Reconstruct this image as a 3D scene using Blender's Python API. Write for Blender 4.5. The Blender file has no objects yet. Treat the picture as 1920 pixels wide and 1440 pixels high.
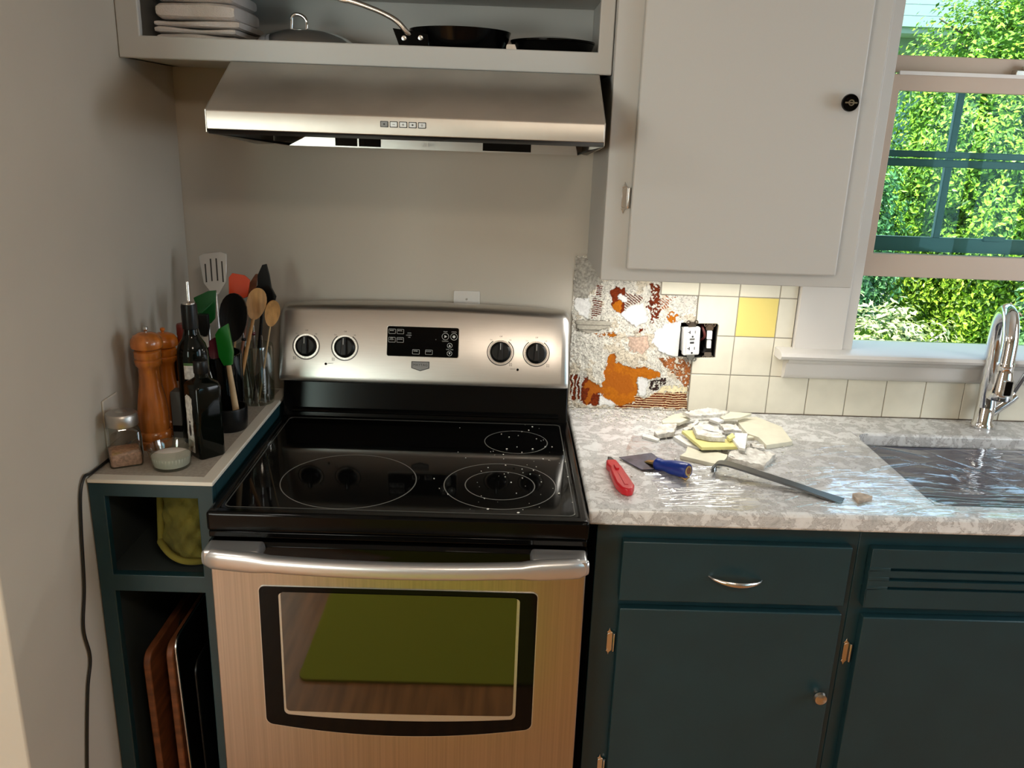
import bpy, bmesh, math, random
import numpy as np
from mathutils import Vector, Matrix, noise
S = bpy.context.scene
COL = S.collection
PI = math.pi
R = math.radians
# ------------------------------------------------------------------ camera
cam_d = bpy.data.cameras.new('camera'); cam = bpy.data.objects.new('camera', cam_d); COL.objects.link(cam)
p_, y_, r_ = R(16.952), R(0.941), R(2.049)
F = Vector((math.sin(y_)*math.cos(p_), math.cos(y_)*math.cos(p_), -math.sin(p_)))
RT = Vector((math.cos(y_), -math.sin(y_), 0)); UP = RT.cross(F)
X = RT*math.cos(r_) + UP*math.sin(r_); Y = -RT*math.sin(r_) + UP*math.cos(r_)
M = Matrix((X, Y, -F)).transposed().to_4x4(); M.translation = (0.5726, -2.2382, 1.6584)
cam.matrix_world = M
cam_d.sensor_width = 36; cam_d.lens = 36*1579.1/1920; cam_d.clip_start = .02
S.camera = cam
# ------------------------------------------------------------------ sky, sun, exposure
S.view_settings.view_transform = 'Standard'; S.view_settings.look = 'None'
S.view_settings.exposure = 0.0; S.view_settings.gamma = 1; S.view_settings.use_curve_mapping = False
S.cycles.use_denoising = True
S.cycles.max_bounces = 8; S.cycles.diffuse_bounces = 5; S.cycles.glossy_bounces = 5
S.cycles.transparent_max_bounces = 12; S.cycles.sample_clamp_indirect = 4
S.cycles.caustics_reflective = False; S.cycles.caustics_refractive = False
W = bpy.data.worlds.new('sky'); S.world = W; W.use_nodes = True
bg = W.node_tree.nodes['Background']; bg.inputs[0].default_value = (.50, .76, 1, 1); bg.inputs[1].default_value = 3.3
def light(name, kind, loc, energy, color, rot=None, aim=None, **k):
    d = bpy.data.lights.new(name, kind); d.energy = energy; d.color = color
    for a, b in k.items(): setattr(d, a, b)
    o = bpy.data.objects.new(name, d); COL.objects.link(o); o.location = loc
    if aim: o.rotation_euler = (Vector(aim)-Vector(loc)).to_track_quat('-Z', 'Y').to_euler()
    if rot: o.rotation_euler = rot
    return o
light('sun', 'SUN', (0, 0, 20), 17, (1, .95, .84), aim=(6, 6, 20-14), angle=R(.6))
# daylight of the rear window, added fill lights, and the cabinet lamp
light('rear_window_daylight', 'AREA', (-1.4, -4.1, 1.5), 54, (1, .92, .80), aim=(.25, -.2, 1.15), shape='RECTANGLE', size=1.4, size_y=1.2)
light('right_fill_light', 'AREA', (3.1, -1.2, 1.5), 20, (.86, .93, 1), aim=(.4, -.4, 1.1), shape='RECTANGLE', size=.8, size_y=1.1)  # added fill on the right wall, clear of the window, for the left side
light('overhead_fill_light', 'AREA', (.9, -2.5, 2.38), 17, (1, .85, .68), rot=(0, 0, 0), shape='DISK', size=.5)  # added overhead fill, no ceiling fixture; brightens hood slope and floor
light('side_room_fill_light', 'AREA', (-1.3, -1.7, 2.38), 16, (1, .97, .93), rot=(0, 0, 0), shape='DISK', size=.5)  # added light without a fixture, brightens the white door strip
light('cabinet_lamp_light', 'AREA', (1.06, -.17, 1.325), 2.3, (1, .97, .90), rot=(R(-12), 0, 0), shape='RECTANGLE', size=.42, size_y=.05)

# ------------------------------------------------------------------ materials
MATS = {}
def nt(name):
    m = bpy.data.materials.new(name); m.use_nodes = True; MATS[name] = m
    t = m.node_tree; return m, t, t.nodes['Principled BSDF']
def mat(name, col, rough=.5, metal=0, noise_amt=0, nscale=30, bump=0, bscale=200, spec=.5, coat=0, trans=0, alpha=1, ior=1.5, emit=None, es=1, stretch=None, aniso=0, col2=None, bdist=.001):
    m, t, b = nt(name); N = t.nodes; L = t.links
    b.inputs['Base Color'].default_value = (*col, 1); b.inputs['Roughness'].default_value = rough; b.inputs['Metallic'].default_value = metal
    b.inputs['Specular IOR Level'].default_value = spec; b.inputs['Coat Weight'].default_value = coat; b.inputs['Coat Roughness'].default_value = .05
    b.inputs['Transmission Weight'].default_value = trans; b.inputs['IOR'].default_value = ior; b.inputs['Alpha'].default_value = alpha
    if aniso: b.inputs['Anisotropic'].default_value = aniso
    if emit: b.inputs['Emission Color'].default_value = (*emit, 1); b.inputs['Emission Strength'].default_value = es
    if noise_amt or bump or col2:
        tc = N.new('ShaderNodeTexCoord'); mp = N.new('ShaderNodeMapping'); L.new(tc.outputs['Object'], mp.inputs[0])
        if stretch: mp.inputs['Scale'].default_value = stretch
        if noise_amt or col2:
            n = N.new('ShaderNodeTexNoise'); n.inputs['Scale'].default_value = nscale; n.inputs['Detail'].default_value = 6; L.new(mp.outputs[0], n.inputs[0])
            r = N.new('ShaderNodeValToRGB'); L.new(n.outputs[0], r.inputs[0])
            c2 = col2 or tuple(c*(1-noise_amt) for c in col); c1 = col if col2 else tuple(min(1, c*(1+noise_amt)) for c in col)
            r.color_ramp.elements[0].position = .35; r.color_ramp.elements[1].position = .65
            r.color_ramp.elements[0].color = (*c2, 1); r.color_ramp.elements[1].color = (*c1, 1); L.new(r.outputs[0], b.inputs['Base Color'])
        if bump:
            n2 = N.new('ShaderNodeTexNoise'); n2.inputs['Scale'].default_value = bscale; n2.inputs['Detail'].default_value = 3; L.new(mp.outputs[0], n2.inputs[0])
            bp = N.new('ShaderNodeBump'); bp.inputs['Strength'].default_value = bump; bp.inputs['Distance'].default_value = bdist
            L.new(n2.outputs[0], bp.inputs['Height']); L.new(bp.outputs[0], b.inputs['Normal'])
    return m
mat('wall_paint', (.53, .485, .415), .85, bump=.25, bscale=90, noise_amt=.02, nscale=4)
mat('ceiling_paint', (.75, .73, .7), .9)
mat('white_trim', (.66, .63, .59), .38, bump=.1, bscale=60)
mat('cab_white', (.53, .525, .50), .42, bump=.12, bscale=120)
mat('teal', (.010, .038, .047), .36, bump=.15, bscale=140, noise_amt=.06, nscale=12)
mat('teal_dark', (.006, .02, .024), .5)
mat('cab_inside', (.02, .028, .027), .8)
mat('wood_floor', (.52, .225, .07), .35, noise_amt=.25, nscale=3, stretch=(12, 1, 1))
mat('hall_floor', (.52, .25, .10), .35)
mat('rug_green', (.40, .40, .02), .95, bump=.6, bscale=300)
mat('rug_brown', (.10, .05, .02), .95)
mat('steel', (.60, .58, .55), .30, 1, stretch=(3, 3, 260), bump=.06, bscale=8, noise_amt=.03, nscale=6)
mat('hood_steel', (.56, .53, .48), .42, 1, stretch=(3, 3, 3), noise_amt=.10, nscale=2)
mat('door_steel', (.46, .42, .37), .30, 1, stretch=(160, 3, 1.2), bump=.05, bscale=6, noise_amt=.08, nscale=1.6)
mat('handle_silver', (.62, .62, .62), .33, .85)
mat('chrome', (.82, .82, .82), .06, 1)
mat('satin_metal', (.70, .68, .65), .24, 1)
mat('lid_metal', (.5, .48, .45), .38, 1)
mat('old_nickel', (.56, .52, .46), .22, 1)
mat('dark_steel', (.10, .10, .10), .35, 1)
mat('blade_steel', (.15, .15, .22), .2, 1, noise_amt=.25, nscale=40)
mat('black_gloss', (.002, .002, .002), .05, spec=.15)
mat('black_enamel', (.002, .002, .002), .14, spec=.16)
mat('black_matte', (.006, .006, .006), .5, spec=.3)
mat('black_plastic', (.006, .006, .006), .34, spec=.25)
mat('print_grey', (.15, .15, .14), .3)
mat('border_grey', (.06, .06, .055), .3)
mat('print_light', (.55, .55, .53), .4)
mat('print_dark', (.03, .03, .03), .4)
mat('badge_grey', (.22, .22, .22), .3, .6)
mat('oven_glass', (.003, .003, .002), .03, spec=1, coat=1)
mat('inner_trim', (.55, .55, .52), .25, .8)
mat('towel', (.66, .60, .56), .95, bump=.8, bscale=420, noise_amt=.05, nscale=30, bdist=.002)
mat('counter_laminate', (.55, .50, .42), .45, noise_amt=.05, nscale=120)
mat('counter_edge', (.70, .66, .58), .4)
mat('counter_inlay', (.36, .32, .27), .5, noise_amt=.12, nscale=150)
mat('mill_wood', (.42, .13, .022), .25, noise_amt=.3, nscale=7, stretch=(8, 8, 1), coat=.4)
mat('mill_orange', (.50, .14, .012), .3, noise_amt=.2, nscale=9, coat=.3)
mat('wood_spoon', (.50, .27, .10), .5, noise_amt=.2, nscale=14, stretch=(8, 8, 1))
mat('wood_pale', (.58, .42, .24), .5, noise_amt=.15, nscale=16)
mat('board_wood', (.17, .055, .02), .5, noise_amt=.35, nscale=9, stretch=(1, 1, 6))
mat('silicone_green', (.0, .085, .012), .4)
mat('silicone_bright', (.005, .16, .012), .4)
mat('silicone_red', (.72, .06, .008), .4)
mat('dark_red', (.10, .012, .02), .3)
mat('bottle_glass', (.002, .003, .002), .08, spec=.25)
mat('wine_glass', (.005, .003, .003), .12, spec=.35)
mat('cap_red', (.20, .035, .03), .3, .3)
mat('grey_box', (.12, .13, .13), .5)
mat('label_paper', (.72, .69, .64), .7, col2=(.45, .42, .39), nscale=120)
mat('label_plain', (.62, .60, .55), .6)
mat('label_red', (.35, .08, .07), .6)
mat('label_green', (.05, .12, .03), .6)
mat('clear_glass', (1, 1, 1), .02, trans=1, ior=1.35)
mat('sugar', (.85, .82, .78), .9, bump=.5, bscale=500)
mat('pink_salt', (.62, .36, .27), .9, noise_amt=.25, nscale=180, bump=.5, bscale=400)
mat('mitt_yellow', (.10, .088, .010), .9, noise_amt=.35, nscale=14, bump=.8, bscale=60, bdist=.004)
mat('mitt_trim', (.15, .13, .015), .9)
mat('tile_cream', (.72, .68, .56), .22, noise_amt=.03, nscale=20, bump=.05, bscale=30)
mat('tile_yellow', (.76, .62, .20), .25)
mat('grime', (.10, .075, .05), .8, noise_amt=.5, nscale=25)
mat('grout', (.30, .27, .22), .9)
mat('shard_cream', (.72, .69, .55), .35, noise_amt=.05, nscale=40)
mat('shard_white', (.76, .75, .71), .5, noise_amt=.06, nscale=50)
mat('shard_tan', (.42, .34, .27), .8, noise_amt=.3, nscale=60)
mat('shard_yellow', (.74, .68, .27), .35)
mat('shard_plaster', (.78, .76, .70), .9, col2=(.50, .47, .42), nscale=60, bump=1, bscale=120, bdist=.003)
mat('dust', (.74, .72, .66), .95)
mat('outlet_white', (.80, .80, .78), .3)
mat('pipe_grey', (.33, .33, .30), .5, .3)
mat('wire_red', (.10, .015, .012), .5)
mat('sash_paint', (.56, .44, .35), .4)
mat('sash_teal', (.012, .075, .085), .4)
mat('sash_highlight', (.80, .77, .74), .4)
mat('sink_steel', (.22, .22, .27), .45, .3, noise_amt=.15, nscale=7)
mat('red_plastic', (.52, .01, .018), .3)
mat('blue_plastic', (.008, .03, .22), .3)
mat('brass', (.70, .50, .22), .25, 1)
mat('cord_black', (.006, .006, .006), .4)
mat('bark', (.10, .07, .05), .9)
mat('twig_pale', (.45, .38, .34), .9)
mat('lawn', (.10, .22, .04), .95, noise_amt=.4, nscale=3)
mat('siding', (.80, .82, .84), .5)
mat('eave_beige', (.40, .40, .33), .7)
mat('house_glass', (.25, .33, .38), .1)
mat('curtain', (.55, .62, .66), .8)
mat('door_white', (.85, .86, .88), .4)
mat('lamp_glow', (1, 1, 1), .5, emit=(1, .95, .86), es=3)
mat('day_glass', (1, 1, 1), 0)
mat('leaf_mass_green', (.16, .30, .03), .8, bump=1, bscale=40, bdist=.03)
mat('leaf_mass_blue', (.08, .22, .07), .8, bump=1, bscale=40, bdist=.03)
def leafmat(name, c1, c2):
    m, t, b = nt(name); N = t.nodes; L = t.links
    g = N.new('ShaderNodeNewGeometry'); r = N.new('ShaderNodeValToRGB'); L.new(g.outputs['Random Per Island'], r.inputs[0])
    r.color_ramp.elements[0].color = (*c1, 1); r.color_ramp.elements[1].color = (*c2, 1); L.new(r.outputs[0], b.inputs['Base Color'])
    b.inputs['Roughness'].default_value = .45
    b.inputs['Transmission Weight'].default_value = 0
    tr = N.new('ShaderNodeBsdfTranslucent'); L.new(r.outputs[0], tr.inputs[0]); mx = N.new('ShaderNodeMixShader'); mx.inputs[0].default_value = .18
    L.new(b.outputs[0], mx.inputs[1]); L.new(tr.outputs[0], mx.inputs[2]); L.new(mx.outputs[0], N['Material Output'].inputs[0])
leafmat('leaf_green', (.006, .05, .006), (.42, .66, .05))
leafmat('leaf_blue', (.004, .035, .015), (.20, .46, .15))
leafmat('leaf_yellow', (.02, .06, .012), (.85, .90, .42))
leafmat('leaf_lime', (.16, .36, .02), (.62, .80, .05))
# window glass: almost clear with a mirror sheen by angle
def sheer(name, tint, f0, rough, bump=0, bscale=10, stretch=(1, 1, 1), top=1.0, glow=1):
    m, t, b = nt(name); N = t.nodes; L = t.links
    tr = N.new('ShaderNodeBsdfTransparent'); tr.inputs[0].default_value = (*tint, 1)
    gl = N.new('ShaderNodeBsdfGlossy'); gl.inputs['Roughness'].default_value = rough; gl.inputs['Color'].default_value = (glow, glow, glow, 1)
    lw = N.new('ShaderNodeLayerWeight'); lw.inputs[0].default_value = .5
    pw = N.new('ShaderNodeMath'); pw.operation = 'POWER'; pw.inputs[1].default_value = 4.5; L.new(lw.outputs['Facing'], pw.inputs[0])
    ma = N.new('ShaderNodeMath'); ma.operation = 'MULTIPLY_ADD'; ma.inputs[1].default_value = top-f0; ma.inputs[2].default_value = f0; ma.use_clamp = True; L.new(pw.outputs[0], ma.inputs[0])
    mx = N.new('ShaderNodeMixShader')
    if bump:
        tc = N.new('ShaderNodeTexCoord'); mp = N.new('ShaderNodeMapping'); mp.inputs['Scale'].default_value = stretch; L.new(tc.outputs['Object'], mp.inputs[0])
        n = N.new('ShaderNodeTexNoise'); n.inputs['Scale'].default_value = bscale; n.inputs['Detail'].default_value = 4; n.inputs['Distortion'].default_value = .6
        L.new(mp.outputs[0], n.inputs[0]); bp = N.new('ShaderNodeBump'); bp.inputs['Strength'].default_value = bump; bp.inputs['Distance'].default_value = .01
        L.new(n.outputs[0], bp.inputs['Height']); L.new(bp.outputs[0], gl.inputs['Normal'])
    L.new(ma.outputs[0], mx.inputs[0]); L.new(tr.outputs[0], mx.inputs[1]); L.new(gl.outputs[0], mx.inputs[2]); L.new(mx.outputs[0], N['Material Output'].inputs[0])
sheer('window_glass', (.84, .95, .91), .015, 0, top=.5)
sheer('plastic_film', (.97, .97, .98), .13, .055, bump=.25, bscale=6, stretch=(1, 5, 1), top=.9)
sheer('jar_glass', (.80, .82, .78), .09, .03, top=.8)
# marble-look counter
m, t, b = nt('quartz'); N = t.nodes; L = t.links
tc = N.new('ShaderNodeTexCoord'); n1 = N.new('ShaderNodeTexNoise'); n1.inputs['Scale'].default_value = 28; n1.inputs['Detail'].default_value = 10; n1.inputs['Distortion'].default_value = .5; n1.inputs['Roughness'].default_value = .72
L.new(tc.outputs['Object'], n1.inputs[0]); r1 = N.new('ShaderNodeValToRGB'); L.new(n1.outputs[0], r1.inputs[0])
cr = r1.color_ramp; cr.elements[0].position = .3; cr.elements[0].color = (.33, .33, .33, 1); cr.elements[1].position = .60; cr.elements[1].color = (.78, .785, .78, 1)
e = cr.elements.new(.455); e.color = (.62, .62, .61, 1); e = cr.elements.new(.48); e.color = (.36, .345, .34, 1); e = cr.elements.new(.505); e.color = (.70, .70, .69, 1)
L.new(r1.outputs[0], b.inputs['Base Color']); b.inputs['Roughness'].default_value = .22
# plaster patch: colours come from its wear map, which also holds painted rim shade
m, t, b = nt('bare_wall'); N = t.nodes; L = t.links
a = N.new('ShaderNodeVertexColor'); a.layer_name = 'wear_and_shade'; L.new(a.outputs[0], b.inputs['Base Color']); b.inputs['Roughness'].default_value = .8; b.inputs['Specular IOR Level'].default_value = .12
n2 = N.new('ShaderNodeTexNoise'); n2.inputs['Scale'].default_value = 150; n2.inputs['Detail'].default_value = 6; tc = N.new('ShaderNodeTexCoord'); L.new(tc.outputs['Object'], n2.inputs[0])
bp = N.new('ShaderNodeBump'); bp.inputs['Strength'].default_value = .5; bp.inputs['Distance'].default_value = .002; L.new(n2.outputs[0], bp.inputs['Height']); L.new(bp.outputs[0], b.inputs['Normal'])

# ------------------------------------------------------------------ mesh helpers
def BM(): return bmesh.new()
def box(bm, x0, x1, y0, y1, z0, z1, M=None):
    v = [bm.verts.new(p) for p in ((x0,y0,z0),(x1,y0,z0),(x1,y1,z0),(x0,y1,z0),(x0,y0,z1),(x1,y0,z1),(x1,y1,z1),(x0,y1,z1))]
    for f in ((0,3,2,1),(4,5,6,7),(0,1,5,4),(1,2,6,5),(2,3,7,6),(3,0,4,7)): bm.faces.new([v[i] for i in f])
    if M is not None:
        for q in v: q.co = M @ q.co
    return bm
def prism(bm, poly, fn, a, c):
    """extrude a 2-D polygon from depth a to c; fn(u, v, d) gives the 3-D point"""
    A = [bm.verts.new(fn(u, v, a)) for u, v in poly]; B = [bm.verts.new(fn(u, v, c)) for u, v in poly]; n = len(poly)
    bm.faces.new(A[::-1]); bm.faces.new(B)
    for i in range(n): bm.faces.new((A[i], A[(i+1) % n], B[(i+1) % n], B[i]))
    return bm
XZ = lambda u, v, d: (u, d, v)
YZ = lambda u, v, d: (d, u, v)
XY = lambda u, v, d: (u, v, d)
def rrect(x0, x1, z0, z1, r, n=5):
    P = []
    for cx, cz, a in ((x1-r, z1-r, 0), (x0+r, z1-r, 90), (x0+r, z0+r, 180), (x1-r, z0+r, 270)):
        for i in range(n+1):
            t = R(a+90*i/n); P.append((cx+r*math.cos(t), cz+r*math.sin(t)))
    return P
def circ(cx, cz, r, n=32, r2=None): return [(cx+r*math.cos(2*PI*i/n), cz+(r2 or r)*math.sin(2*PI*i/n)) for i in range(n)]
def lathe(bm, prof, c=(0, 0, 0), n=32, M=None, cap=True):
    rings = []
    for r, z in prof:
        if r < 1e-6: rings.append([bm.verts.new((c[0], c[1], c[2]+z))])
        else: rings.append([bm.verts.new((c[0]+r*math.cos(2*PI*i/n), c[1]+r*math.sin(2*PI*i/n), c[2]+z)) for i in range(n)])
    for a, d in zip(rings, rings[1:]):
        for i in range(n):
            j = (i+1) % n
            if len(a) == 1 and len(d) == 1: continue
            if len(a) == 1: bm.faces.new((a[0], d[j], d[i]))
            elif len(d) == 1: bm.faces.new((a[i], a[j], d[0]))
            else: bm.faces.new((a[i], a[j], d[j], d[i]))
    if cap:
        if len(rings[0]) > 1: bm.faces.new(rings[0][::-1])
        if len(rings[-1]) > 1: bm.faces.new(rings[-1])
    if M is not None:
        for g in rings:
            for q in g: q.co = M @ q.co
    return bm
def tube(bm, pts, rad, n=12, closed=False, up=None, sq=None):
    """sweep along pts; rad number, list, or list of (side, up) half-sizes"""
    P = [Vector(p) for p in pts]; k = len(P); rings = []; prev = None
    for i, p in enumerate(P):
        if closed: tg = P[(i+1) % k]-P[i-1]
        else: tg = P[min(i+1, k-1)]-P[max(i-1, 0)]
        tg.normalize()
        if up is not None: u = Vector(up)
        elif prev is None: u = Vector((0, 0, 1)) if abs(tg.z) < .9 else Vector((0, 1, 0))
        else: u = prev
        s = tg.cross(u); s.normalize(); u = s.cross(tg); u.normalize(); prev = u
        r = rad[i] if isinstance(rad, (list, tuple)) else rad
        ra, rb = r if isinstance(r, (list, tuple)) else (r, r)
        ring = []
        for j in range(n):
            a = 2*PI*j/n; ca, sa = math.cos(a), math.sin(a)
            if sq: ca = math.copysign(abs(ca)**sq, ca); sa = math.copysign(abs(sa)**sq, sa)
            ring.append(bm.verts.new(p + s*(ra*ca) + u*(rb*sa)))
        rings.append(ring)
    m = k if closed else k-1
    for i in range(m):
        a, d = rings[i], rings[(i+1) % k]
        for j in range(n): bm.faces.new((a[j], a[(j+1) % n], d[(j+1) % n], d[j]))
    if not closed: bm.faces.new(rings[0][::-1]); bm.faces.new(rings[-1])
    return bm
def ring(bm, c, r0, r1, n, fn, a, d, r0b=None, r1b=None, t0=0, t1=2*PI):
    """flat annulus (or arc) with depth"""
    full = abs(t1-t0-2*PI) < 1e-6; k = n if full else n+1; V = []
    for i in range(k):
        t = t0+(t1-t0)*i/n; ct, st = math.cos(t), math.sin(t)
        V.append([bm.verts.new(fn(c[0]+r*ct, c[1]+q*st, dd)) for r, q, dd in ((r0, r0b or r0, a), (r1, r1b or r1, a), (r1, r1b or r1, d), (r0, r0b or r0, d))])
    for i in range(n):
        A, B = V[i], V[(i+1) % k]
        for j in range(4): bm.faces.new((A[j], A[(j+1) % 4], B[(j+1) % 4], B[j]))
    return bm
def smoothpts(pts, n=6):
    P = [Vector(p) for p in pts]; out = []
    for i in range(len(P)-1):
        p0 = P[max(i-1, 0)]; p1 = P[i]; p2 = P[i+1]; p3 = P[min(i+2, len(P)-1)]
        for k in range(n):
            t = k/n; out.append(.5*((2*p1)+(p2-p0)*t+(2*p0-5*p1+4*p2-p3)*t*t+(3*p1-p0-3*p2+p3)*t**3))
    out.append(P[-1]); return out
def wpos(o):
    v = Vector((0, 0, 0))
    while o: v += Vector(o.location); o = o.parent
    return v
def obj(name, bm, material, parent=None, smooth=40, bev=0, seg=2, label=None, mats=None):
    bmesh.ops.recalc_face_normals(bm, faces=bm.faces[:])
    me = bpy.data.meshes.new(name)
    if parent is not None: bmesh.ops.translate(bm, vec=-wpos(parent), verts=bm.verts[:])
    bm.to_mesh(me); bm.free()
    for mm in (mats or [material]): me.materials.append(MATS[mm])
    if smooth:
        for p in me.polygons: p.use_smooth = True
        me.set_sharp_from_angle(angle=R(smooth))
    o = bpy.data.objects.new(name, me); COL.objects.link(o)
    if parent is not None: o.parent = parent
    if bev:
        md = o.modifiers.new('bevel', 'BEVEL'); md.width = bev; md.segments = seg; md.limit_method = 'ANGLE'; md.angle_limit = R(35); md.harden_normals = False
    if label: o['label'] = label
    return o
def empty(name, loc, label=None, cat=None, group=None, kind=None):
    o = bpy.data.objects.new(name, None); COL.objects.link(o); o.location = loc; o.empty_display_size = .05
    return tag(o, label, cat, group, kind)
def tag(o, label=None, cat=None, group=None, kind=None):
    if label: o['label'] = label
    if cat: o['category'] = cat
    if group: o['group'] = group
    if kind: o['kind'] = kind
    return o
def struct(name, bm, material, **k): return tag(obj(name, bm, material, **k), kind='structure')
def origin_to(o, loc):
    """move a mesh thing's origin to its base"""
    loc = Vector(loc); o.data.transform(Matrix.Translation(-loc)); o.location = loc; return o
def text(name, body, size, M, material, parent, depth=.0004, sx=1):
    c = bpy.data.curves.new(name, 'FONT'); c.body = body; c.size = size; c.extrude = depth; c.align_x = 'CENTER'; c.align_y = 'CENTER'; c.resolution_u = 2
    t = bpy.data.objects.new(name, c); COL.objects.link(t)
    dg = bpy.context.evaluated_depsgraph_get(); me = bpy.data.meshes.new_from_object(t.evaluated_get(dg)); bpy.data.objects.remove(t)
    me.transform(Matrix.Diagonal((sx, 1, 1, 1))); me.transform(M)
    me.transform(Matrix.Translation(-wpos(parent)))
    me.materials.clear(); me.materials.append(MATS[material])
    o = bpy.data.objects.new(name, me); COL.objects.link(o); o.parent = parent; return o
def FR(loc, tilt=0):   # frame for marks on a vertical face that looks to -y, leaning back by tilt
    return Matrix.Translation(loc) @ Matrix.Rotation(PI/2-tilt, 4, 'X')
# outlines of the wear on the bare wall (x, z) and of the tile pieces (x, y)
PATCH={
 'graystrip':[(0.7617, 1.3371), (0.819, 1.3253), (0.844, 1.2706), (0.8262, 1.2607), (0.8038, 1.2225), (0.7663, 1.2275)],
 'comb1':[(0.8188, 1.2308), (0.8411, 1.2205), (0.8438, 1.1795), (0.8195, 1.1692)],
 'comb2':[(0.826, 1.2638), (0.842, 1.2644), (0.8442, 1.2301), (0.8246, 1.2357)],
 'rustA':[(0.8629, 1.2432), (0.8759, 1.2561), (0.9039, 1.2539), (0.9172, 1.2419), (0.9422, 1.2396), (0.9555, 1.2275), (0.932, 1.2109), (0.9078, 1.2007), (0.8994, 1.1877), (0.8872, 1.1841), (0.8732, 1.2059)],
 'orangeA':[(0.8754, 1.2185), (0.9018, 1.2194), (0.8964, 1.186), (0.8872, 1.1841), (0.8732, 1.2059)],
 'whiteA':[(0.8855, 1.2299), (0.8954, 1.2427), (0.9104, 1.2291), (0.9067, 1.2164), (0.8909, 1.219)],
 'rustV':[(0.969, 1.2717), (0.9957, 1.2741), (0.9978, 1.2351), (1.0099, 1.2104), (0.9981, 1.1655), (0.9814, 1.1586), (0.9757, 1.1902), (0.963, 1.212), (0.9767, 1.2345)],
 'rustB':[(0.9964, 1.2225), (1.0105, 1.2387), (1.0386, 1.2365), (1.0251, 1.214), (1.0112, 1.1946), (0.9943, 1.2098)],
 'orangeB':[(1.0186, 1.1821), (1.033, 1.1953), (1.0625, 1.1804), (1.0481, 1.1671), (1.0299, 1.1601)],
 'white1':[(0.9018, 1.1973), (0.9563, 1.2181), (0.9731, 1.1647), (0.9366, 1.1507), (0.8967, 1.1813)],
 'white2':[(0.9908, 1.1396), (1.0174, 1.1597), (1.0662, 1.1741), (1.0737, 1.0775), (1.0635, 1.0673), (1.0149, 1.0788), (0.9904, 1.1073)],
 'ridge':[(0.776, 1.1646), (0.8696, 1.1677), (0.874, 1.1486), (0.8126, 1.1273), (0.7775, 1.139)],
 'orangeL':[(0.8222, 1.1244), (0.8532, 1.1312), (0.8842, 1.1377), (0.8884, 1.1218), (0.8447, 1.1181)],
 'rustS':[(0.9373, 1.1411), (0.9523, 1.1496), (0.9673, 1.1388), (0.9505, 1.1335)],
 'pink':[(0.92, 1.1212), (0.9699, 1.126), (0.9841, 1.1071), (0.9675, 1.0773), (0.9292, 1.0826)],
 'whiteTL':[(0.7692, 1.2307), (0.8131, 1.2228), (0.8101, 1.1689), (0.7846, 1.1776), (0.7708, 1.2025)],
 'orangeC':[(0.8637, 1.0213), (0.8747, 1.0694), (0.8888, 1.0714), (0.8968, 1.0488), (0.9262, 1.0366), (0.9773, 1.0349), (1.0197, 1.0231), (1.0178, 1.0081), (0.9861, 1.0054), (0.9553, 1.011), (0.9605, 0.9644), (0.9591, 0.9408), (0.941, 0.925), (0.8993, 0.922), (0.8887, 0.9352), (0.8518, 0.9576), (0.8187, 0.9211), (0.803, 0.9694), (0.8206, 0.9967), (0.8601, 0.978), (0.8682, 1.0016)],
 'rustC':[(0.8136, 1.0064), (0.8262, 0.9835), (0.8537, 0.9777), (0.8617, 0.9545), (0.8509, 0.9221), (0.8088, 0.9258), (0.7998, 0.9693)],
 'rustD':[(1.0063, 1.0687), (1.054, 1.067), (1.1009, 1.0587), (1.1066, 0.9658), (1.0766, 0.995), (1.062, 1.0145), (1.0278, 1.0399)],
 'rustE':[(0.7689, 1.0083), (0.7913, 1.0057), (0.8146, 0.9362), (0.7745, 0.9349)],
 'stripes':[(0.9517, 0.9541), (0.9843, 0.9484), (1.0088, 0.9626), (1.0981, 0.9706), (1.1031, 0.9183), (0.9866, 0.9197), (0.903, 0.9153), (0.9025, 0.9221), (0.9535, 0.9305)],
 'dark':[(0.9898, 0.9988), (1.0371, 1.007), (1.0324, 0.9869), (1.0019, 0.9691), (0.9885, 0.9754)],
 'whiteH':[(0.9571, 1.0078), (0.9866, 0.9987), (0.9853, 0.9753), (0.9779, 0.9482), (0.9605, 0.9644)],
 'cream':[(1.0385, 0.9904), (1.0967, 0.9856), (1.097, 0.9655), (1.0087, 0.9643)],
 'whiteBL':[(0.8535, 0.9559), (0.8887, 0.9352), (0.9025, 0.9221), (0.851, 0.9204)],
}

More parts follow.
